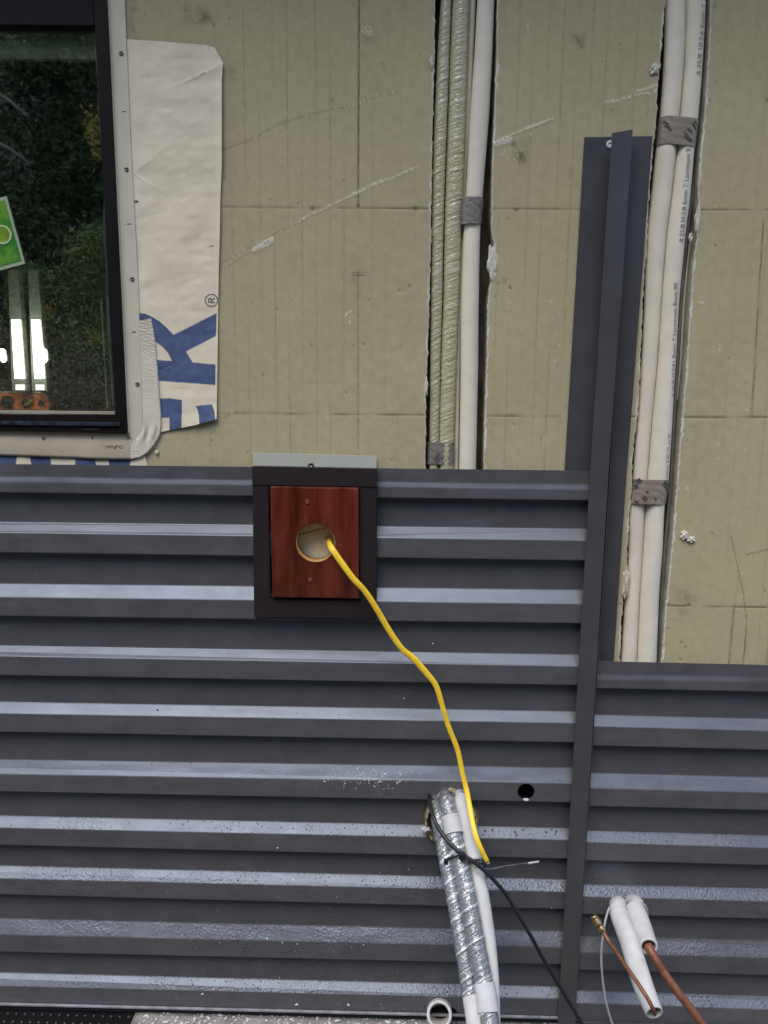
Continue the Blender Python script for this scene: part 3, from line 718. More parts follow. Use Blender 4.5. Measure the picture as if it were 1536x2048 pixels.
# upside down maker's word on the tape
vs, fs = text_mesh('DuPont', .0105)
c = P(245.5, 890.5, -.0078); sx = 1.08
put('printed_letters', [(c.x-x*sx, -.0078, c.z-y) for x, y, z in vs], fs, M_ink, ft)
vs, fs = text_mesh('TM', .004); c = P(210, 889.5, -.0078)
put('printed_letters', [(c.x-x, -.0078, c.z-y) for x, y, z in vs], fs, M_ink, ft)

# ------------------------------------------------------------------ cladding
YC, YB = -.026, -.006
def clad_panel(name, uA, uB, rows_a, rows_b, x0, x1, top_a, top_b, label, cat, cutters, xs0=None):
    prof = []      # (point at A, point at B)
    def add(va, vb, Y):
        prof.append((P(uA, va, Y), P(uB, vb, Y)))
    (ta, sa, sb_, fa), (tb, s2, s3, fb) = top_a, top_b
    add(ta, tb, YC+.004); add(sa, s2, YC+.004); add(sb_, s3, YC); add(fa, fb, YC)
    for i, (ra, rb) in enumerate(zip(rows_a, rows_b)):
        # underside goes back and a little down from the crest edge
        la, lb = prof[-1]; dz = .007
        A = Vector((la.x, YB, la.z-dz)); B = Vector((lb.x, YB, lb.z-dz)); prof.append((A, B))
        add(ra[0], rb[0], YB); add(ra[1], rb[1], YC); add(ra[2], rb[2], YC)
    la, lb = prof[-1]; prof.append((Vector((la.x, YB, la.z-.004)), Vector((lb.x, YB, lb.z-.004))))
    def at(pr, x):
        A, B = pr
        if callable(x): x = x(A.z)
        t = (x-A.x)/(B.x-A.x); return Vector((x, A.y+(B.y-A.y)*t, A.z+(B.z-A.z)*t))
    def fil(pl, r=.0018):                       # soften every bend with three points
        out = [pl[0]]
        for a, b, c in zip(pl[:-2], pl[1:-1], pl[2:]):
            d1 = (a-b); d2 = (c-b); k = min(r, d1.length*.3, d2.length*.3)
            p, q = b+d1.normalized()*k, b+d2.normalized()*k
            out += [p, (p+q)*.25+b*.5, q]
        out.append(pl[-1]); return out
    nX = 2
    cols_ = []
    for x in (x0, x1):
        f = fil([at(p, x) for p in prof]); cols_.append(f)
    n = len(cols_[0]); th = .0012; vs = []
    for f in cols_: vs += [tuple(p) for p in f]
    for f in cols_: vs += [(p.x, p.y+th, p.z) for p in f]
    fs = []
    for i in range(n-1):
        fs.append((i, i+1, n+i+1, n+i)); fs.append((2*n+i, 3*n+i, 3*n+i+1, 2*n+i+1))
        fs.append((i, 2*n+i, 2*n+i+1, i+1)); fs.append((n+i, n+i+1, 3*n+i+1, 3*n+i))
    fs.append((0, n, 3*n, 2*n)); fs.append((n-1, 3*n-1, 4*n-1, 2*n-1))
    o = put(name, vs, fs, M_clad); tag(o, label, cat)
    bm = bmesh.new(); bm.from_mesh(o.data); bmesh.ops.recalc_face_normals(bm, faces=bm.faces[:]); bm.to_mesh(o.data); bm.free()
    if cutters: boolcut(o, cutters)
    return o
LA = [(1043.9, 1065.2, 1104.8), (1166.8, 1194.5, 1231.8), (1291, 1312.3, 1350.2), (1403.4, 1427, 1463.6), (1518, 1548.8, 1583), (1631, 1656, 1690), (1730.5, 1757, 1789), (1836, 1869.5, 1903.6), (1944, 1972, 2006)]
LB = [(1057.6, 1081, 1120.7), (1179.5, 1208.5, 1246.7), (1309.5, 1333, 1370.5), (1423, 1446.5, 1485.2), (1535, 1568, 1605.2), (1656.5, 1680.5, 1718), (1759.5, 1784.5, 1819), (1862.5, 1896, 1929.8), (1974, 1999.5, 2033)]
cc = [cyl_cutter(P(902, 1640, -.018), .064, -.1, .02, jag=.03), cyl_cutter(P(1052, 1583, YC), .0185, -.1, .02), cyl_cutter(P(886, 2036, -.02), .040, -.1, .02)]
pb = [P(560, 1000, -.02), P(700, 1170, -.02)]
vb = box('cutter', pb[0].x, pb[1].x, -.1, .0005, pb[1].z, pb[0].z, None); cc.append(vb)
_a, _b = P(1245, 262, -.036), P(1130.5, 2090, -.036)
def xtrim(z, off): return _a.x+(_b.x-_a.x)*(z-_a.z)/(_b.z-_a.z)+off
cl1 = clad_panel('left_cladding_sheet', 0, 1150, LA, LB, XL, lambda z: xtrim(z, -.003), (928, 952.5, 964, 984.6), (941, 968.5, 980, 1000.4),
                 'wide charcoal ribbed metal sheet left of the vertical trim, with pipe holes', 'metal cladding', cc)
kill(cc)
RA = [(1429, 1452.5, 1490.8), (1544.8, 1576.6, 1612), (1661, 1684.7, 1720.7), (1768.7, 1793.4, 1828), (1872, 1905.5, 1940), (1981, 2006.8, 2043)]
RB = [(1438, 1461.9, 1500), (1554.7, 1586, 1620.8), (1671, 1695.8, 1730.7), (1777, 1803, 1838), (1881.5, 1916.5, 1950.6), (1992.5, 2019.6, 2056)]
c5 = cyl_cutter(P(1256, 1826, -.018), .039, -.1, .02)
cl2 = clad_panel('right_cladding_sheet', 1172, 1536, RA, RB, lambda z: xtrim(z, .003), XR, (1322, 1348, 1359, 1376), (1330, 1354, 1365, 1384),
                 'charcoal ribbed metal sheet right of the vertical trim, starting lower on the wall', 'metal cladding', [c5])
kill([c5])

# vertical H shaped trim
tr = thing('vertical_trim', P(1180, 1500, -.01), 'tall charcoal metal trim running down between the two cladding sheets', 'trim')
YT = -.036
def strip_(name, ptsL, ptsR, Yf, Yb, m, parent, bev=0.0006):
    return slab(name, ptsL+ptsR[::-1], Yf, Yb, m, parent, bev)
strip_('face', [(1224.3, 266), (1210, 480), (1179.5, 960), (1153.5, 1400), (1133.5, 1740), (1113, 2090)], [(1266, 258), (1250.6, 480), (1217, 950), (1189.4, 1400), (1168, 1740), (1148, 2090)], YT, YT+.0012, M_trim, tr)
xa = P(1246, 262, -.02).x; xb = P(1246, 262, -.02).x
def vline(u, v, Y): return P(u, v, Y)
# web and flanges
wl = [(P(1251, 262, YT).x, P(1251, 262, YT).z), (P(1133, 2090, YT).x, P(1133, 2090, YT).z)]
vs = []
for (x, z) in wl: vs += [(x, YT+.0013, z), (x+.0012, YT+.0013, z), (x+.0012, -.0052, z), (x, -.0052, z)]
put('web', vs, [(0, 1, 5, 4), (1, 2, 6, 5), (2, 3, 7, 6), (3, 0, 4, 7), (0, 3, 2, 1), (4, 5, 6, 7)], M_trim, tr)
vs = []
for k, (u, v, u2, v2) in enumerate(((1264.5, 260, 1146.5, 2090),)):
    for (a, b) in ((u, v), (u2, v2)):
        p = P(a, b, YT); vs += [(p.x, YT+.0013, p.z), (p.x+.001, YT+.0013, p.z), (p.x+.001, -.0052, p.z), (p.x, -.0052, p.z)]
put('return_edge', vs, [(0, 1, 5, 4), (1, 2, 6, 5), (2, 3, 7, 6), (3, 0, 4, 7), (0, 3, 2, 1), (4, 5, 6, 7)], M_trim, tr)
slab('flange', [(1169, 274), (1305, 272), (1289.6, 480), (1252.4, 960), (1227, 1326), (1222, 1420), (1112, 1420), (1129.5, 938)], -.0050, -.0036, M_trim, tr, bev=.0004)
sc_ = screw(1220, 289, -.0052, .0075, tr, mat('pale_washer', (.55, .55, .55), .5))
sc_.name = 'washer'

# ------------------------------------------------------------------ vent mounting block
vt = thing('mounting_block', P(630, 1100, -.03), 'dark brown square frame with red stained wood plate and round hole', 'mounting block')
YV = -.036
def ring_slab(name, outer, inner, Yf, Yb, m, parent, YbI=None):
    n = 4; vs = []
    for pts_, Y in ((outer, Yf), (inner, Yf)): vs += [P(u, v, Yf) for u, v in pts_]
    vs += [Vector((p.x, Yb, p.z)) for p in vs[:4]]; vs += [Vector((p.x, Yb if YbI is None else YbI, p.z)) for p in vs[4:8]]
    fs = []
    for i in range(4):
        j = (i+1) % 4
        fs += [(i, j, 4+j, 4+i), (i, 8+i, 8+j, j), (4+i, 4+j, 12+j, 12+i), (8+i, 12+i, 12+j, 8+j)]
    o = put(name, vs, fs, m, parent)
    bm = bmesh.new(); bm.from_mesh(o.data); bmesh.ops.recalc_face_normals(bm, faces=bm.faces[:])
    bmesh.ops.bevel(bm, geom=[e for e in bm.edges if all(abs(v.co.y-Yf) < 1e-5 for v in e.verts) and len(e.link_faces) == 2 and e.calc_face_angle(0) > .5], offset=.0015, segments=2, affect='EDGES')
    bm.to_mesh(o.data); bm.free(); return o
ring_slab('frame', [(504.5, 934), (753.6, 939), (753, 1238.6), (508, 1235)], [(537, 970), (719, 973.5), (720, 1201), (541, 1198)], YV, -.004, M_brown, vt)
slab('top_cap', [(504, 932.5), (754, 937.5), (754, 974), (504.5, 969.5)], YV-.0022, YV-.0003, M_brown, vt, bev=.0008)
slab('flashing', [(506.4, 905.3), (753, 912), (753.3, 945), (506, 940)], -.0075, -.006, M_flash, vt, bev=.0004)
screw(622, 930.5, -.0078, .0062, vt)
hcx = P(631, 1086, -.046)
cut = cyl_cutter(hcx, .0415, -.1, .02, n=56)
pl = slab('wood_plate', [(540, 972.6), (717.3, 975.8), (718, 1197.6), (544, 1194.8)], -.046, -.018, M_red, vt, bev=.003)
bm = bmesh.new(); bm.from_mesh(pl.data); bmesh.ops.recalc_face_normals(bm, faces=bm.faces[:]); bm.to_mesh(pl.data); bm.free()
boolcut(pl, [cut]); kill([cut])
# pale raw rim inside the hole and the torn foam behind it
n = 48; vs = []; fs = []
for rr, yy in ((.0410, -.0445), (.0410, -.010), (.0398, -.010), (.0398, -.0445)):
    for i in range(n):
        a = 2*math.pi*i/n; vs.append((hcx.x+rr*math.cos(a), yy, hcx.z+rr*math.sin(a)))
for k in range(4):
    for i in range(n): fs.append((k*n+i, k*n+(i+1) % n, ((k+1) % 4)*n+(i+1) % n, ((k+1) % 4)*n+i))
put('hole_rim', vs, fs, mat('raw_wood_rim', (.42, .22, .07), .7, var=.25, vscale=120), vt, True)
# worn glossy finish
for u, v in ((614.7, 1004), (620.5, 1160)):
    screw(u, v, -.0462, .0045, vt, mat('painted_screw', (.20, .05, .035), .35))
# foam seen through the round hole, with a crack
g = 60; Xg, Zg = np.meshgrid(np.linspace(hcx.x-.06, hcx.x+.06, g), np.linspace(hcx.z+.06, hcx.z-.06, g))
Ug, Vg = PX(Xg, Zg)
colg = np.ones(Xg.shape+(3,))*np.array([.85, .79, .55]); colg *= (1+.06*fbm(Xg, Zg, 55, 60, 3))[..., None]
dg = dpoly(Ug, Vg, [(585, 1073), (612, 1066), (640, 1058), (670, 1053)]); colg[dg < 1.1] = DARK*1.6
gridmesh('foam_behind_hole', np.stack([Xg, 0*Xg-.001, Zg], -1), M_foam, wall, True, colg)

# ------------------------------------------------------------------ pipes in the channels
def wrinkle(a, f, s0):
    return lambda s, th: a*(math.sin(s*f+th*1.0+s0)+.6*math.sin(s*f*2.3+2*th+s0)+.5*math.sin(th*3+s*f*.6))
p1 = thing('film_wrapped_pipe', P(890, 900, .03), 'narrower yellow film wrapped pipe at the left edge of the channel', 'pipe', 'yellow film wrapped pipes in the left channel')
tube('film_wrap', edges_path([(-70, 884, 906), (0, 881.4, 903), (117, 874, 899), (234, 868.5, 895), (351, 864.5, 890.5), (469, 863, 887), (597, 861.5, 885), (714, 860, 881.5), (885, 858.7, 878), (975, 857, 876)], .016), M_yfilm, p1, 24, disp=wrinkle(.009, 240, 0))
p2 = thing('film_wrapped_pipe', P(890, 900, .03), 'thicker yellow film wrapped pipe, second from the left in the channel', 'pipe', 'yellow film wrapped pipes in the left channel')
tube('film_wrap', edges_path([(-70, 907, 944), (0, 904, 939.5), (117, 899, 936), (234, 895.5, 932), (351, 891, 928), (469, 888, 923), (597, 886, 918), (714, 881.5, 914), (885, 877, 908), (975, 875.5, 906)], .020), M_yfilm, p2, 26, disp=wrinkle(.008, 220, 2))
o = tube('thin_white_pipe', edges_path([(-70, 942, 956), (0, 938, 952), (234, 929, 942), (351, 924, 934), (469, 920, 931), (597, 915.5, 925), (714, 911.5, 921), (832, 909, 919), (975, 905, 917)], .030), M_white, None, 16)
tag(o, 'thin pale drain pipe squeezed between wrapped pipe and thick white pipe', 'pipe')
w1p = [(-70, 958, 993), (0, 954.8, 988.7), (117, 948, 984), (234, 939.5, 978), (351, 933.5, 968.5), (400, 931, 965), (469, 926.6, 960.6), (597, 922, 958), (714, 921, 956.5), (832, 920, 954), (975, 917, 951)]
o = tube('white_insulated_pipe', edges_path(w1p, .014), M_white, None, 28, disp=lambda s, th: .012*math.sin(s*9)+.006*math.sin(s*31+th))
tag(o, 'thick white insulated pipe at the right side of the left channel', 'pipe')
def band(name, pairs, v0, v1, Y, m, label, grow=1.04, slope=0.0, prints=(), both=None):
    """tape wound round one or more pipes: a tube with a stadium section"""
    n = 40; k = 14; V = np.zeros((k, n, 3)); UVs = []
    for i in range(k):
        v = v0+(v1-v0)*i/(k-1)
        a, b = pairs(v)
        A, B = P(a, v, Y), P(b, v, Y); r = both if both else (B-A).length/2
        r *= grow; half = max(0, (B-A).length/2-r/grow)
        c = (A+B)/2
        for j in range(n):
            th = 2*math.pi*j/n; x = r*math.cos(th)+(half if math.cos(th) > 0 else -half); y = -r*math.sin(th)
            dip = .0035*math.exp(-(x/.006)**2)*(1 if (half > 0 and y < 0) else 0)
            V[i, j] = (c.x+x*(1+.01*math.sin(i*2)), c.y+y+dip+.0006*math.sin(i*1.7+j*.9), c.z+slope*x)
    vs = V.reshape(-1, 3); fs = []
    for i in range(k-1):
        for j in range(n): fs.append((i*n+j, i*n+(j+1) % n, (i+1)*n+(j+1) % n, (i+1)*n+j))
    o = put(name, vs, fs, m, None, True); tag(o, label, 'tape', 'tape bands round the pipes')
    for (u0, v0_, ang, L_, H_) in prints:        # dark printed blocks, laid just over the tape
        cpt = P(u0, v0_, Y); q = []
        ca, sa = math.cos(R(ang)), math.sin(R(ang)); nx_ = 8; rr = (both or .02)*grow
        gx = np.linspace(-L_/2, L_/2, nx_); gz = np.array([-H_/2, H_/2]); vv = []; ff = []
        for z in gz:
            for x in gx:
                X_ = cpt.x+(x*ca-z*sa)/1000; Z_ = cpt.z+(x*sa+z*ca)/1000
                # depth of the tape surface there
                a, b = pairs(v0_); A, B = P(a, v0_, Y), P(b, v0_, Y); half = max(0, (B-A).length/2-rr/grow); cx = (A.x+B.x)/2
                dx = abs(X_-cx)-half; dy = rr*math.sqrt(max(.02, 1-(max(dx, 0)/rr)**2)) if dx < rr else rr*.14
                vv.append((X_, Y-dy-.0009+(.0035*math.exp(-((X_-cx)/.006)**2) if half > 0 else 0), Z_))
        for j in range(nx_-1): ff.append((j, j+1, nx_+j+1, nx_+j))
        put('printed_mark', vv, ff, M_ink, o)
    return o
band('tape_band', lambda v: (922+(v-425)*-.05, 964+(v-425)*-.08), 398, 451, .014, M_tape, 'short grey tape band round the thick white pipe in the left channel', 1.05)
band('tape_band', lambda v: (856-(v-885)*.02, 908-(v-885)*.02), 884, 928, .018, M_tape, 'crumpled grey tape band tying the two yellow wrapped pipes at their foot', 1.08, both=.0125)
PA = [(-70, 1334, 1373), (0, 1331, 1370.5), (130, 1327.5, 1366.5), (234, 1320, 1357.5), (310, 1311, 1351), (400, 1301.5, 1341), (480, 1292.5, 1331), (600, 1289, 1322), (720, 1283, 1314), (840, 1274, 1303), (960, 1264.5, 1293), (1010, 1257, 1290), (1100, 1256.5, 1284.5), (1200, 1250, 1278), (1345, 1240, 1271.5)]
PB = [(-70, 1374, 1413), (0, 1371, 1410.7), (130, 1367, 1404), (234, 1358.5, 1396), (310, 1351.5, 1387), (400, 1341.5, 1379), (480, 1331.5, 1369), (600, 1322.5, 1358), (720, 1314.5, 1351), (840, 1303.5, 1344), (960, 1293.5, 1336), (1010, 1290.5, 1328.5), (1100, 1285, 1324), (1200, 1278.5, 1317), (1345, 1272, 1311.5)]
o = tube('white_insulated_pipe', edges_path(PA, .014), M_white, None, 28, disp=lambda s, th: .010*math.sin(s*11)+.006*math.sin(s*37+th)); tag(o, 'left one of the two white insulated pipes side by side in the right channel', 'pipe', 'white insulated pipes in the right channel')
pB = tube('white_insulated_pipe', edges_path(PB, .012), M_white, None, 28, disp=lambda s, th: .010*math.sin(s*12+2)+.006*math.sin(s*33+th)); tag(pB, 'right one of the two pipes in the right channel, with printed text along it', 'pipe', 'white insulated pipes in the right channel')
pr2 = lambda v: (np.interp(v, [r[0] for r in PA], [r[1] for r in PA]), np.interp(v, [r[0] for r in PB], [r[2] for r in PB]))
band('tape_band', pr2, 240, 295, .013, M_tape2, 'upper brown tape band with dark print round the two white pipes', 1.06, both=.0188, slope=-.08,
     prints=((1330, 262, -45, 16, 6), (1326, 252, -40, 12, 4), (1385, 256, -50, 14, 9), (1358, 270, -38, 26, 5), (1366, 280, -38, 26, 5), (1352, 282, -38, 16, 5), (1372, 267, -38, 12, 3)))
band('tape_band', pr2, 957, 1005, .013, M_tape2, 'lower brown tape band with dark print round the two white pipes', 1.06, both=.0228,
     prints=((1270, 962, 45, 16, 9), (1266, 972, 30, 10, 8), (1326, 968, -40, 18, 9), (1332, 980, -60, 14, 8), (1283, 994, -35, 12, 8), (1290, 983, -38, 14, 4), (1300, 993, -50, 14, 7), (1267, 1001, 0, 8, 5)))
# printed lines on the pipe, letters bent round it
def pipe_text(s, u0, v0, u1, v1, size, m, Y=.012, mirror=False):
    vs, fs = text_mesh(s, size); L = max(v[0] for v in vs)
    out = []
    A, B = P(u0, v0, Y), P(u1, v1, Y); k = (B-A).length/L
    for x, y, z in vs:
        t = x/L; v = v0+(v1-v0)*t
        a = np.interp(v, [r[0] for r in PB], [r[1] for r in PB]); b = np.interp(v, [r[0] for r in PB], [r[2] for r in PB])
        Lp, Rp = P(a, v, Y), P(b, v, Y); cx = (Lp.x+Rp.x)/2; r = (Rp.x-Lp.x)/2*1.012
        base = A.lerp(B, t); th0 = math.asin(max(-.95, min(.95, (base.x-cx)/r)))
        th = th0-(y)/r                       # letter tops point left
        out.append((cx+r*math.sin(th), Y-r*math.cos(th)-.0006, base.z+.0))
    # the axis runs up the pipe: keep fine x offsets
    return put('printed_letters', out, fs, m, pB)
pipe_text('.8 25/8 10:2:6 6mm T Ln', 1395, 160, 1407, -6, .0145, M_inkfaint)
pipe_text('.8 25/8 H:2:8 6mm T Larmnum 9', 1361, 490, 1376, 302, .0145, M_inkfaint)
pipe_text('.8 25/8 H:2:81 Besm T Larminum 8mm 90', 1344, 796, 1350, 568, .0135, M_inkfaint)
pipe_text('.mmm. E 85 10 .m 90', 1330, 955, 1337, 866, .0125, M_inkfaint)
pipe_text('. 8 25/8 10:2:8 6mm', 1325, 1080, 1328, 1006, .011, M_inkfaint)
o = tube('grey_cable', edges_path([(-70, 1415, 1424), (0, 1412, 1421), (234, 1397, 1404), (350, 1386, 1393), (480, 1370, 1375.5), (600, 1359, 1365.5), (720, 1352, 1358), (840, 1345, 1351), (960, 1338, 1345), (1100, 1325.5, 1333), (1200, 1318.5, 1326.5), (1345, 1312.5, 1320)], .030), M_greycable, None, 12)
tag(o, 'thin grey cable running down the right side of the right channel', 'cable')
o = tube('pale_wire', cpath([(1394, 430, .035), (1381, 480, .035), (1368, 600, .034), (1361, 720, .036), (1354, 800, .04)], 2.0), M_white, None, 10)
tag(o, 'thin pale wire beside the grey cable in the right channel', 'wire')

# ------------------------------------------------------------------ base of the wall
bs = thing('starter_trim', P(400, 2014, -.03), 'dark starter strip with thin pale lip along the bottom of the cladding', 'trim')
def hstrip(name, a, b, th_px, Y0, Y1, m, parent, x0=XL, x1=None):
    x1 = P(1120, 2040, Y0).x if x1 is None else x1
    A, B = P(*a, Y0), P(*b, Y0)
    za = A.z+(B.z-A.z)*(x0-A.x)/(B.x-A.x); zb = A.z+(B.z-A.z)*(x1-A.x)/(B.x-A.x); t = th_px*.0013
    vs = [(x0, Y0, za), (x1, Y0, zb), (x1, Y0, zb-t), (x0, Y0, za-t), (x0, Y1, za), (x1, Y1, zb), (x1, Y1, zb-t), (x0, Y1, za-t)]
    return put(name, vs, [(0, 3, 2, 1), (4, 5, 6, 7), (0, 1, 5, 4), (3, 7, 6, 2), (1, 2, 6, 5), (0, 4, 7, 3)], m, parent)
hstrip('pale_lip', (0, 2009), (1100, 2036), 2.2, -.034, -.028, mat('pale_lip', (.22, .22, .23), .45, var=.3, vscale=40), bs)
hstrip('dark_back', (0, 2004), (1100, 2031), 14, -.022, -.002, M_gap, bs)
hstrip('pale_lip', (1160, 2046), (1536, 2058), 2.2, -.034, -.028, M_trim, bs, x0=P(1160, 2046, -.03).x, x1=XR)
XF = P(272, 2035, -.03).x
zf = P(400, 2026, -.03).z-.012
ftg = thing('concrete_footing', (0, -.1, zf), 'grey concrete ledge dusted with white foam crumbs under the cladding', 'footing')
nx_, ny_ = 300, 30
Xg, Yg = np.meshgrid(np.linspace(XF, XR, nx_), np.linspace(.06, -.09, ny_)); Zg = zf+.0016*fbm(Xg, Yg, 66, 60, 4)
V3 = np.stack([Xg, Yg, Zg], -1); low_ = V3[-1:].copy(); low_[..., 2] -= .6; V3 = np.concatenate([V3, low_], 0)
gridmesh('ledge', V3, M_conc, ftg, False)
fe = box('end_face', XF-.004, XF-.001, -.09, .06, zf-.6, zf-.001, M_conc, ftg)
dm = thing('drain_board', (XF-.4, -.05, zf), 'black dimpled drain board at the bottom left under the cladding', 'drain board')
bm = bmesh.new()
def addbox(bm, x0, x1, y0, y1, z0, z1):
    r = bmesh.ops.create_cube(bm, size=1)
    for v in r['verts']: v.co = Vector((x0+(v.co.x+.5)*(x1-x0), y0+(v.co.y+.5)*(y1-y0), z0+(v.co.z+.5)*(z1-z0)))
addbox(bm, XL, XF-.004, -.022, .06, zf-.6, zf-.004)
frombm('board', bm, M_mesh, dm)
bm = bmesh.new()
for i in range(90):
    for j in range(3):
        c = Vector((XF-.02-i*.0205-(j % 2)*.01, -.022, zf-.012-j*.022))
        bmesh.ops.create_uvsphere(bm, u_segments=10, v_segments=6, radius=.0042, matrix=Matrix.Translation(c))
o = frombm('dimples', bm, mat('dimple_plastic', (.03, .03, .032), .25), dm, True); o['kind'] = 'stuff'

# ------------------------------------------------------------------ hanging line set
ls = {}
def yv(v, a=-.035, b=-.32):                      # hangs further out the lower it gets
    t = max(0, (v-1585)/460); return a+(b-a)*t**.85
o = tube('foil_wrapped_pipe', [(P(880, 1606, .03), .013)]+cpath([(872, 1606, -.035, 13), (877, 1640, yv(1640), 14.5), (885, 1680, yv(1680), 15), (894, 1730, yv(1730), 15), (908, 1800, yv(1800), 15), (924, 1890, yv(1890), 16), (941, 1992, yv(1992), 16), (946, 2015, yv(2015), 16)]), M_foil, None, 28, step=.004, disp=wrinkle(.014, 200, 1))
tag(o, 'left foil wrapped pipe hanging out of the large wall hole', 'pipe', 'foil wrapped pipes hanging from the wall')
o = tube('foil_wrapped_pipe', [(P(897, 1600, .03), .014)]+cpath([(893, 1596, -.045, 16), (901, 1640, yv(1640)-.006, 17), (911, 1690, yv(1690)-.006, 18), (925, 1745, yv(1745)-.008, 18), (938, 1810, yv(1810)-.01, 18.5), (953, 1890, yv(1890)-.01, 19), (967, 1965, yv(1965)-.01, 19), (977, 2030, yv(2030)-.012, 19), (984, 2075, yv(2075)-.012, 19)]), M_foil, None, 30, step=.004, disp=wrinkle(.014, 190, 4))
tag(o, 'right foil wrapped pipe beside the white hose, hanging from the wall', 'pipe', 'foil wrapped pipes hanging from the wall')
o = tube('white_insulation_sleeve', cpath([(900, 1632, yv(1632)-.008, 18.5), (904, 1648, yv(1648)-.008, 19), (908, 1668, yv(1668)-.008, 19.3)]), M_white2, None, 28, disp=wrinkle(.012, 80, 1), cap=False)
tag(o, 'short white sleeve round the foil pipe near the wall hole', 'pipe sleeve')
o = tube('white_insulation_sleeve', cpath([(968, 1966, yv(1966)-.012, 20.5), (972, 1990, yv(1990)-.012, 21.5), (976, 2024, yv(2024)-.012, 22)]), M_white2, None, 28, cap=False, disp=wrinkle(.01, 60, 2))
tag(o, 'bright white sleeve at the lower end of the right foil pipe', 'pipe sleeve')
o = tube('white_insulation_sleeve', cpath([(941, 1990, yv(1990)-.001, 17), (946, 2010, yv(2010)-.001, 19), (954, 2060, yv(2060)-.001, 20)]), M_white2, None, 28, cap=False)
tag(o, 'white sleeve at the lower end of the left foil pipe', 'pipe sleeve')
o = tube('white_hose', [(P(922, 1595, .03), .013)]+cpath([(920, 1594, -.04, 13.5), (930, 1630, yv(1630)-.004, 15.5), (937, 1660, yv(1660)-.004, 16), (944, 1690, yv(1690)-.004, 16), (950, 1722, yv(1722)-.006, 16)]), M_white2, None, 26, disp=lambda s, th: .02*math.sin(th*2+s*20), hollow=.35)
tag(o, 'short white hose with open end under the yellow cable', 'hose')
o = tube('white_hose', cpath([(942, 1690, yv(1690)+.012, 12), (952, 1740, yv(1740)+.006, 15.5), (963, 1800, yv(1800)+.006, 16.5), (975, 1880, yv(1880)+.006, 16), (985, 1960, yv(1960)+.006, 13), (991, 2046, yv(2046)+.006, 9.5), (994, 2080, yv(2080)+.006, 9.5)]), M_white2, None, 26, disp=lambda s, th: .03*math.sin(th*2+s*8))
tag(o, 'long tapering white hose along the right of the foil pipes', 'hose')
# torn yellowish foam round the pipes in the hole
hf = thing('torn_hole_foam', P(900, 1600, -.03), 'torn yellowish foam lining stuffed round the hanging pipes', 'foam')
M_dirtyfoam = mat('dirty_foam', (.30, .25, .14), .85, var=.4, vscale=60, bump=.8, bscale=120, bdist=.003)
for k, (u, v, ru, rv, Y, h) in enumerate(((890, 1592, 16, 12, -.030, .02), (922, 1588, 14, 9, -.026, .012), (905, 1586, 10, 9, -.03, .014))):
    lump('foam_lump', u, v, ru, rv, hf, M_dirtyfoam, Y, h, seed=20+k)
n = 26
for (a0, a1, r0, r1, y0, y1, m_, nm) in ((100, 250, .0545, .0575, -.034, .05, M_dirtyfoam, 'foam_collar'), (-62, 62, .0540, .0570, -.034, .05, M_foamplain, 'foam_collar')):
    vs = []; fs = []
    c = P(902, 1640, -.018)
    for i in range(n):
        a = R(a0+(a1-a0)*i/(n-1)); jj = .0015*math.sin(i*2.1)
        for rr, yy in ((r0, y0+jj*2), (r1, y0+jj*2), (r1, y1), (r0, y1)): vs.append((c.x+rr*math.cos(a), yy, c.z+rr*math.sin(a)))
    for i in range(n-1):
        for q in range(4): fs.append((i*4+q, i*4+(q+1) % 4, (i+1)*4+(q+1) % 4, (i+1)*4+q))
    fs += [(0, 1, 2, 3), tuple(4*(n-1)+q for q in (3, 2, 1, 0))]
    put(nm, vs, fs, m_, hf)
lump('foam_lump', 852, 1658, 8, 5, hf, M_white2, -.034, .006, seed=31)
lump('foam_lump', 1052, 1599, 6, 2, hf, M_white2, -.026, .004, seed=33)
# black cable
bc = [(862, 1590, .02), (858, 1595, -.045), (866, 1632, -.10), (882, 1664, -.125), (904, 1691, -.146), (929, 1711, -.160), (954, 1728.6, -.168), (983.6, 1756, -.17), (1013, 1790.6, -.165), (1038, 1833, -.16), (1060.5, 1870, -.155), (1083, 1912, -.15), (1107.7, 1954, -.145), (1135, 1999, -.145), (1160, 2041, -.145), (1180, 2080, -.145)]
o = tube('black_cable', cpath(bc, 4.0), M_black, None, 14); tag(o, 'black round cable crossing the foil pipes and hanging to lower right', 'cable')
zt = thing('cable_tie', P(910, 1714, -.14), 'black plastic tie strapped round the foil pipes with its tail sticking out right', 'cable tie')
tube('strap', cpath([(878, 1748, -.09), (883, 1736, -.125), (892, 1721, -.143), (909, 1714, -.158), (924, 1709, -.160), (938, 1716, -.160), (950, 1725, -.156), (964, 1727, -.145), (970, 1733, -.12)], 2.4), M_black, zt, 8, flat=.5)
box('head', P(918, 1706, -.16).x, P(930, 1706, -.16).x, -.168, -.157, P(920, 1716, -.16).z, P(920, 1704, -.16).z, M_black, zt, .001)
box('head', P(888, 1716, -.148).x, P(896, 1716, -.148).x, -.155, -.146, P(890, 1726, -.148).z, P(890, 1717, -.148).z, M_black, zt, .001)
tube('tail', cpath([(950, 1727, -.156), (974, 1738.5, -.15), (1010, 1733, -.145), (1045, 1728, -.14), (1056, 1727, -.14)], 2.0), mat('worn_tie', (.10, .10, .11), .5, var=.5, vscale=60), zt, 8, flat=.4)
tube('tail_tip', cpath([(1056, 1727, -.14), (1068, 1725, -.14), (1078, 1723.6, -.14)], 2.6), M_wirewhite, zt, 8, flat=.5)
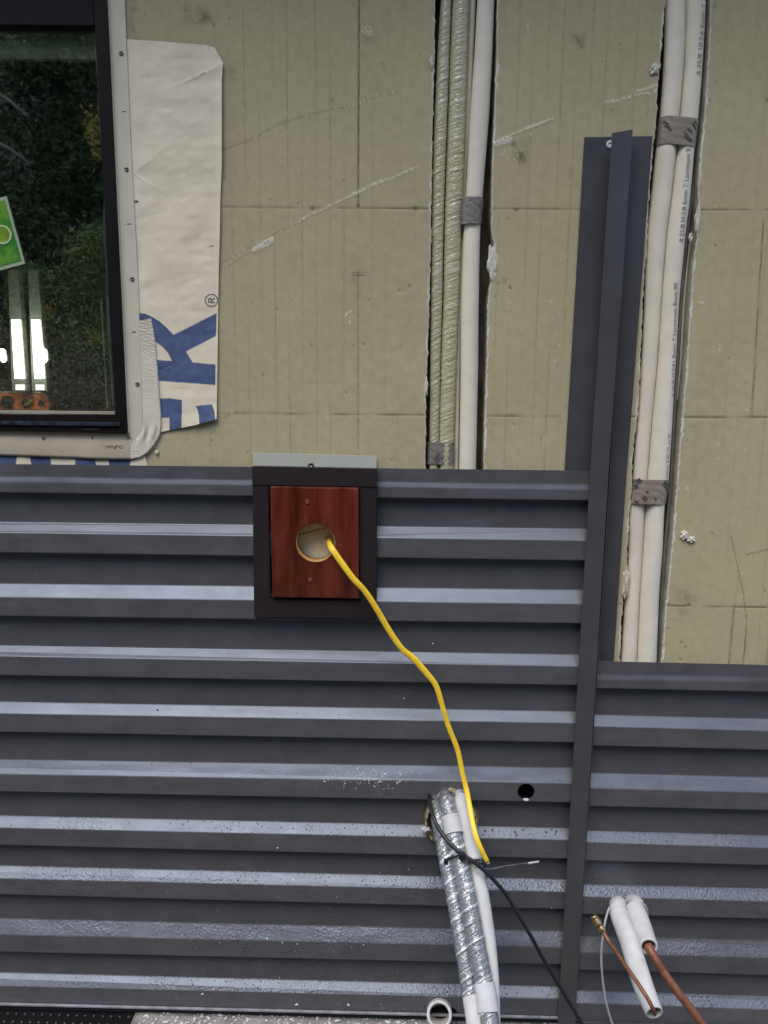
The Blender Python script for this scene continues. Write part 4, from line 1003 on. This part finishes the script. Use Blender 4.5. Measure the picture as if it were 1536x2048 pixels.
# yellow cable
yc = [(655, 1078, .0), (658, 1087, -.030), (664, 1098, -.052), (685, 1128, -.062), (706, 1156.5, -.066), (729.5, 1182, -.066), (753, 1217.5, -.064), (779, 1262, -.062), (804, 1297.7, -.062), (827, 1317, -.062), (853, 1346.5, -.064), (872.5, 1372.5, -.066), (885.5, 1415, -.068), (898.6, 1457, -.070), (915, 1499.5, -.072), (924.6, 1545, -.078), (934, 1584, -.09), (941, 1623, -.115), (950.6, 1669, -.148), (962, 1698, -.160), (975, 1724, -.162)]
rad = [6.5, 6.5, 6.5, 6.3, 6.2, 6, 6, 6, 6, 6.8, 6.3, 5.6, 5.2, 5.2, 5.2, 5.0, 5.2, 5.4, 5.4, 5.2, 4.6]
yl = thing('yellow_cable', P(800, 1300, -.06), 'bright yellow flat cable hanging from the round hole down to the pipes', 'cable')
tube('sheath', cpath([(a, b, c, r) for (a, b, c), r in zip(yc, rad)]), M_yellow, yl, 16, flat=.55)
tube('cut_end', cpath([(975, 1724, -.162), (977, 1728, -.162)], 3.4), mat('cable_core', (.55, .42, .22), .6), yl, 12, flat=.55)
# PVC stub
pv = [(P(880, 2000, .03), .0285), (P(879, 2022, -.03), .0285), (P(878.6, 2030, -.062), .0285)]
o = tube('plastic_pipe_stub', pv, M_pvc, None, 36, hollow=.22, step=.004, bore=.088, ref=Vector((0, 0, 1))); tag(o, 'open ended white plastic pipe stub at the foot of the cladding', 'pipe')
# ------------------------------------------------------------------ right penetration
def y2(v): t = max(0, (v-1800)/230); return -.035-.25*t**.9
o = tube('white_insulation_tube', [(P(1240, 1812, .03), .015)]+cpath([(1236, 1810, -.035, 17), (1238.5, 1830, -.07, 17.5), (1258, 1882, y2(1882), 19), (1276, 1939, y2(1939), 20.5), (1290, 1981, y2(1981), 20.5), (1309, 2026, y2(2026), 18)]), M_white2, None, 30, disp=lambda s, th: .02*math.sin(th*2+s*14), hollow=.22)
tag(o, 'long white insulation tube with open end and thin copper pipe coming out', 'pipe insulation')
o = tube('white_insulation_tube', [(P(1268, 1812, .03), .016)]+cpath([(1268, 1808, -.035, 18), (1274, 1828, -.07, 19.5), (1288, 1867, -.12, 19.5), (1298, 1894, -.16, 18.5)]), M_white2, None, 30, disp=lambda s, th: .015*math.sin(th*2+s*14), hollow=.25)
tag(o, 'short white insulation tube with a thick copper pipe coming out', 'pipe insulation')
c1_ = thing('thin_copper_pipe', P(1250, 1930, -.13), 'thin bent copper pipe with a brass fitting on its upper end', 'pipe')
tube('pipe', cpath([(1309, 2016, y2(2016)+.02), (1309.5, 2027, y2(2026)-.012), (1306, 2018, y2(2026)-.03), (1297, 2000, -.305), (1287, 1984, -.295), (1270, 1958.6, -.27), (1250, 1930, -.235), (1233.4, 1904.6, -.20), (1219, 1885, -.175), (1205, 1862, -.155)], 4.2), M_copper, c1_, 16)
tube('brass_fitting', cpath([(1206, 1864, -.155, 5.5), (1204.5, 1860, -.154, 6), (1204, 1859.5, -.154, 7.8), (1200, 1853, -.150, 7.8), (1199.6, 1852.5, -.150, 6.2), (1197, 1849, -.148, 6.2), (1196.6, 1848.5, -.148, 8.4), (1190, 1838, -.142, 8.4), (1189.6, 1837.5, -.142, 6.6), (1186.4, 1831.5, -.140, 6.6)]), M_brass, c1_, 16, step=.0015)
o = tube('thick_copper_pipe', cpath([(1294, 1884, -.14), (1300, 1899, -.165), (1327, 1944, -.19), (1355.5, 1984, -.21), (1384, 2021, -.225), (1404, 2048, -.235), (1430, 2084, -.245)], 8.6), M_copper, None, 20)
tag(o, 'thick copper pipe hanging diagonally out of the short insulation tube', 'pipe')
o = tube('pale_thin_wire', cpath([(1232, 1806, .0), (1221, 1812, -.04), (1212, 1836.5, -.055), (1206.4, 1867.7, -.06), (1202.8, 1904.6, -.06), (1203.6, 1938.7, -.06), (1207.9, 1978, -.06), (1213.5, 2009.7, -.06), (1225, 2048, -.06), (1240, 2085, -.06)], 2.2), M_wirewhite, None, 10)
tag(o, 'thin pale grey wire hanging left of the insulation tubes', 'wire')
o = tube('pale_thin_wire', cpath([(1270, 1800, .0), (1282, 1803, -.036), (1291, 1812, -.040), (1295, 1822, -.040), (1296, 1832, -.034)], 1.6), M_wirewhite, None, 10)
tag(o, 'short thin wire curling over the right insulation tube at the hole', 'wire')
hf2 = thing('hole_foam', P(1258, 1800, -.03), 'yellowish expanding foam sealing the right pipe hole', 'foam')
lump('foam_lump', 1243, 1803, 14, 7, hf2, M_dirtyfoam, -.026, .012, seed=41); lump('foam_lump', 1272, 1803, 14, 7, hf2, M_dirtyfoam, -.026, .012, seed=42)

# ------------------------------------------------------------------ crumbs and droplets lying on real surfaces
bpy.context.view_layer.update()
dgph = bpy.context.evaluated_depsgraph_get()
trees = [BVHTree.FromObject(o, dgph) for o in (cl1, cl2)]
def surf(u, v):
    d = ray(u, v); best = None
    for t in trees:
        h = t.ray_cast(CAM, d)
        if h[0] is not None and (best is None or h[3] < best[3]): best = h
    return best
def flecks(name, spots, m, flat, lab, cat):
    bm = bmesh.new(); rr = random.Random(5)
    for (p, nrm, r, asp) in spots:
        b = bmesh.ops.create_icosphere(bm, subdivisions=1, radius=1)
        q = nrm.to_track_quat('Z', 'Y').to_matrix(); ang = rr.uniform(0, 6.28)
        ca, sa = math.cos(ang), math.sin(ang)
        for v in b['verts']:
            k = 1 if flat < .4 else rr.uniform(.65, 1.25)
            x, y, z = v.co.x*r*asp*k, v.co.y*r*k, v.co.z*r*flat*k
            v.co = p+q @ Vector((x*ca-y*sa, x*sa+y*ca, z))
    o = frombm(name, bm, m, None, flat < .4); tag(o, lab, cat, kind='stuff'); return o
crumbs = []
def crumb(u, v, px, asp=1.3):
    h = surf(u, v)
    if h: crumbs.append((h[0], -h[1] if h[1].dot(ray(u, v)) > 0 else h[1], px*.00075, asp))
rr = random.Random(3)
for u, v, r in ((715, 1537, 2.6), (747, 1540, 2.2), (649, 1563, 3), (690, 1567, 3), (749, 1573, 3.4), (765, 1553, 2.6), (770, 1548, 3), (795, 1566, 4), (800, 1563, 3), (801, 1549, 2.5), (785, 1577, 2.5), (760, 1563, 3), (757, 1565, 2.6),
                (555, 1696, 3), (586, 1760, 3), (534, 1877, 3.6), (565, 1885, 3.2), (595, 1888, 2.5), (697, 2010, 4.5), (593, 2009, 4.5), (405, 1988, 4.2), (727, 1890, 2.6), (559, 1955, 2), (427, 1979, 3), (459, 1749, 2), (820, 1715, 2), (817, 1739, 2), (1160, 1560, 2.6), (1131, 1836, 2.5), (1162, 1838, 3), (866, 1287, 2.8), (808, 1397, 2.8), (70, 1148, 1.6)):
    crumb(u, v, r)
for _ in range(90):
    crumb(rr.gauss(735, 50), rr.gauss(1556, 13), rr.uniform(.5, 1.9))
for _ in range(120):
    crumb(rr.uniform(280, 880), 1700+330*rr.random()**.6, rr.uniform(.4, 1.7))
for _ in range(50):
    crumb(rr.uniform(480, 1120), rr.uniform(1620, 2030), rr.uniform(.4, 1.5))
for _ in range(90):
    crumb(rr.uniform(0, 1536), rr.uniform(950, 2030), rr.uniform(.3, .9))
for _ in range(1500):
    x = XF+.006+rr.random()*(P(1120, 2040).x-XF); y = rr.uniform(-.085, -.006)
    if rr.random() > .35+.65*min(1, abs(math.sin(x*23)+.4)): continue
    crumbs.append((Vector((x, y, zf+.002)), Vector((0, 0, 1)), rr.choice((.0005, .0007, .001, .0013, .0018, .0026, .0036))*rr.uniform(.7, 1.2), rr.uniform(1, 2.4)))
flecks('foam_crumbs', crumbs, M_white2, .55, 'white foam crumbs scattered over the cladding and the concrete ledge', 'foam crumbs')
drops = []
rr = random.Random(9)
def drop(u, v, r):
    h = surf(u, v)
    if h:
        nn = -h[1] if h[1].dot(ray(u, v)) > 0 else h[1]
        if nn.z > .4 or rr.random() < .12: drops.append((h[0], nn, r*.00075, rr.uniform(1, 1.3)))
for k, (ra, rb) in enumerate(zip(LA, LB)):
    dens = (14, 6, 16, 14, 40, 170, 230, 260, 220)[k]
    for _ in range(dens):
        t = rr.random() if k < 4 else rr.random()**.6; u = t*1135
        v = (ra[0]+(rb[0]-ra[0])*t)+rr.random()*((ra[1]+(rb[1]-ra[1])*t)-(ra[0]+(rb[0]-ra[0])*t)); drop(u, v, rr.uniform(.7, 2.4 if k > 4 else 1.8))
for k, (ra, rb) in enumerate(zip(RA, RB)):
    for _ in range((4, 12, 60, 110, 110, 90)[k]):
        t = rr.random(); u = 1172+t*364
        v = (ra[0]+(rb[0]-ra[0])*t)+rr.random()*(ra[1]-ra[0]); drop(u, v, rr.uniform(.7, 2.2))
for u, v in ((985, 1660), (1030, 1664), (1046, 1660), (1092, 1664), (1112, 1664), (970, 1662), (1033, 1670), (315, 1420)): drop(u, v, 4)
flecks('water_droplets', drops, M_drop, .16, 'small water drops beaded on the sloping tops of the cladding ribs', 'water drops')

# ------------------------------------------------------------------ forest opposite the wall, seen mirrored in the window
def crown_mesh(name, H, Rr, nleaf, size, m, seed, conifer=True):
    r = np.random.default_rng(seed); vs = []; fs = []
    nb = 260 if conifer else (120 if nleaf > 500 else 24)
    for b in range(nb):
        t = r.random()**.8; z = H*(.06+.94*t); rad = Rr*(1-t)**.8*r.uniform(.6, 1.1) if conifer else Rr*math.sqrt(max(.05, 1-(2*t-1)**2))*r.uniform(.5, 1)
        a = r.uniform(0, 6.283); k = nleaf//nb
        s = r.random(k)**.6; droop = -.35*s*rad if conifer else r.normal(0, .15, k)
        px = math.cos(a)*s*rad+r.normal(0, .09+.05*rad, k); py = math.sin(a)*s*rad+r.normal(0, .09+.05*rad, k); pz = z+droop+r.normal(0, .07, k)
        for x, y, zz in zip(px, py, pz):
            d1 = r.normal(size=3); d1 /= np.linalg.norm(d1); d2 = np.cross(d1, r.normal(size=3)); d2 /= np.linalg.norm(d2)
            l = size*r.uniform(.6, 1.5); q = np.array([x, y, zz]); i = len(vs)
            vs += [q-d1*l, q+d2*l*.28, q+d1*l, q-d2*l*.28]; fs.append((i, i+1, i+2, i+3))
    me = bpy.data.meshes.new(name); me.from_pydata([tuple(v) for v in vs], [], fs); me.materials.append(m); return me
def trunk_mesh(H, r0, seed):
    r = random.Random(seed); bm = bmesh.new(); n = 9; prev = None
    for i in range(9):
        t = i/8; z = H*t; rad = r0*(1-t)**.8+.01; cx = .08*math.sin(t*3+seed); ring = [bm.verts.new((cx+rad*math.cos(2*math.pi*j/n), rad*math.sin(2*math.pi*j/n), z)) for j in range(n)]
        if prev:
            for j in range(n): bm.faces.new((prev[j], prev[(j+1) % n], ring[(j+1) % n], ring[j]))
        prev = ring
    for i in range(34):
        z = H*(.1+.85*r.random()); a = r.uniform(0, 6.28); L = (1-z/H)*H*.2+.3
        p = Vector((0, 0, z)); q = p+Vector((math.cos(a)*L, math.sin(a)*L, -.2*L)); s = Vector((0, 0, .02))
        side = Vector((-math.sin(a), math.cos(a), 0))*.02
        v = [bm.verts.new(x) for x in (p+s, p+side, p-s, p-side, q)]
        for j in range(4): bm.faces.new((v[j], v[(j+1) % 4], v[4]))
    me = bpy.data.meshes.new('trunk'); bm.to_mesh(me); bm.free(); me.materials.append(M_bark); return me
G0 = ZB-.6
crowns = [crown_mesh('crown', 10, 2.3, 26000, .055, M_needle, 1), crown_mesh('crown', 9.5, 2.5, 26000, .055, M_needle, 2)]
trunks = [trunk_mesh(9.2, .16, 1), trunk_mesh(8.2, .14, 2)]
small = crown_mesh('crown', 2.4, 1.1, 20000, .018, M_needle2, 3, True)
brush = crown_mesh('foliage', 1.3, 1.2, 26000, .011, M_brownbrush, 4, False)
yellow = crown_mesh('leaves', .8, .35, 260, .03, M_yleaf, 5, False)
def place(name, meshes, x, y, rot, s, label, cat, group):
    t = thing(name, (x, y, G0), label, cat, group); t.rotation_euler = (0, 0, rot); t.scale = (s, s, s)
    for nm, me in meshes:
        o = bpy.data.objects.new(nm, me); COL.objects.link(o); o.parent = t
    return t
hx, hy = np.meshgrid(np.linspace(-45, 45, 60), np.linspace(-13, -34, 26))  # slope added behind the trees to block the low sky
hz = G0+np.clip((-13-hy)/12, 0, 1)**.8*15+.5*fbm(hx, hy, 88, .9, 4)-.3
backdrop = gridmesh('sky_block_backdrop', np.stack([hx, hy, hz], -1), mat('backdrop_growth', (.030, .036, .018), .95, var=.6, vscale=1.2, bump=1, bscale=6, bdist=.2), None, False)
tag(backdrop, kind='structure')
sites = [(-9.5, -9), (-7.6, -10.5), (-6.2, -8.6), (-4.9, -10.2), (-3.6, -9.0), (-2.4, -10.8), (-1.0, -9.6), (.8, -10.4), (2.8, -9.2), (4.8, -10.2), (7.0, -9.4), (9.4, -10.0), (-5.6, -12.4), (-3.8, -12.6), (-8.6, -12.6), (-12, -10)]
for i, (x, y) in enumerate(sites):
    place('conifer_tree', [('crown', crowns[i % 2]), ('trunk', trunks[i % 2])], x, y, i*1.3, .95+.06*(i % 4), 'tall dark conifer standing in the forest opposite the wall, mirrored in the glass', 'tree', 'dark conifers opposite the wall')
for i, (x, y) in enumerate([(-5.2, -6.8), (-4.3, -7.4), (-3.3, -6.9), (-6.4, -7.3)]):
    place('young_conifer', [('crown', small)], x, y, i*2.1, 1.25+.12*(i % 3), 'small lighter green young conifer in front of the dark forest, mirrored in the glass', 'tree', 'young conifers opposite the wall')
for i, (x, y) in enumerate([(-5.4, -5.4), (-4.4, -5.6), (-3.5, -5.3), (-2.6, -5.8), (-6.6, -5.6), (-3.9, -4.6), (-2.9, -4.5)]):
    place('brown_shrub', [('foliage', brush)], x, y, i*1.7, 1.45+.15*(i % 3), 'bare brown shrub at the forest edge, mirrored low in the window glass', 'shrub', 'brown shrubs opposite the wall')
tuft = crown_mesh('leaves', .13, .08, 120, .045, M_yleaf, 6, False)
def mirrored(u, v, d):                          # the spot in front of the wall that the glass shows at (u, v), d metres out
    p = P(u, v, d+.02); return Vector((p.x, -d, p.z))
for i, (u, v, k) in enumerate([(186, 250, .42), (190, 300, .34), (96, 622, .26), (183, 674, .30), (206, 678, .22), (216, 814, .30), (181, 268, .3)]):
    q = mirrored(u, v, 5.0)
    t = place('yellow_leaf_spray', [('leaves', tuft)], q.x, q.y, i*2.2, k, 'spray of yellow autumn leaves at the forest edge, mirrored in the glass', 'leaves', 'yellow leaf sprays opposite the wall')
    t.location.z = q.z-.07*k
M_pale = mat('pale_bark', (.16, .16, .13), .8, var=.3, vscale=20)
def pole(name, pts, rad, lab, cat):
    o = tube(name, [(mirrored(*p), rad) for p in pts], M_pale, None, 8, step=.2); tag(o, lab, cat)
pole('bare_sapling', [(226, 1100, 5.1), (219, 700, 5.1), (210, 420, 5.1), (196, 120, 5.1), (190, -200, 5.1)], .010, 'thin pale bare sapling at the right edge of the window reflection', 'sapling')
pole('leaning_branch', [(-160, 120, 5.3), (-40, 170, 5.3), (58, 236, 5.3)], .014, 'upper grey leaning branch mirrored in the upper part of the window', 'branch')
pole('leaning_branch', [(-160, 230, 5.3), (-40, 270, 5.3), (62, 330, 5.3)], .012, 'lower grey leaning branch mirrored above the green sticker', 'branch')
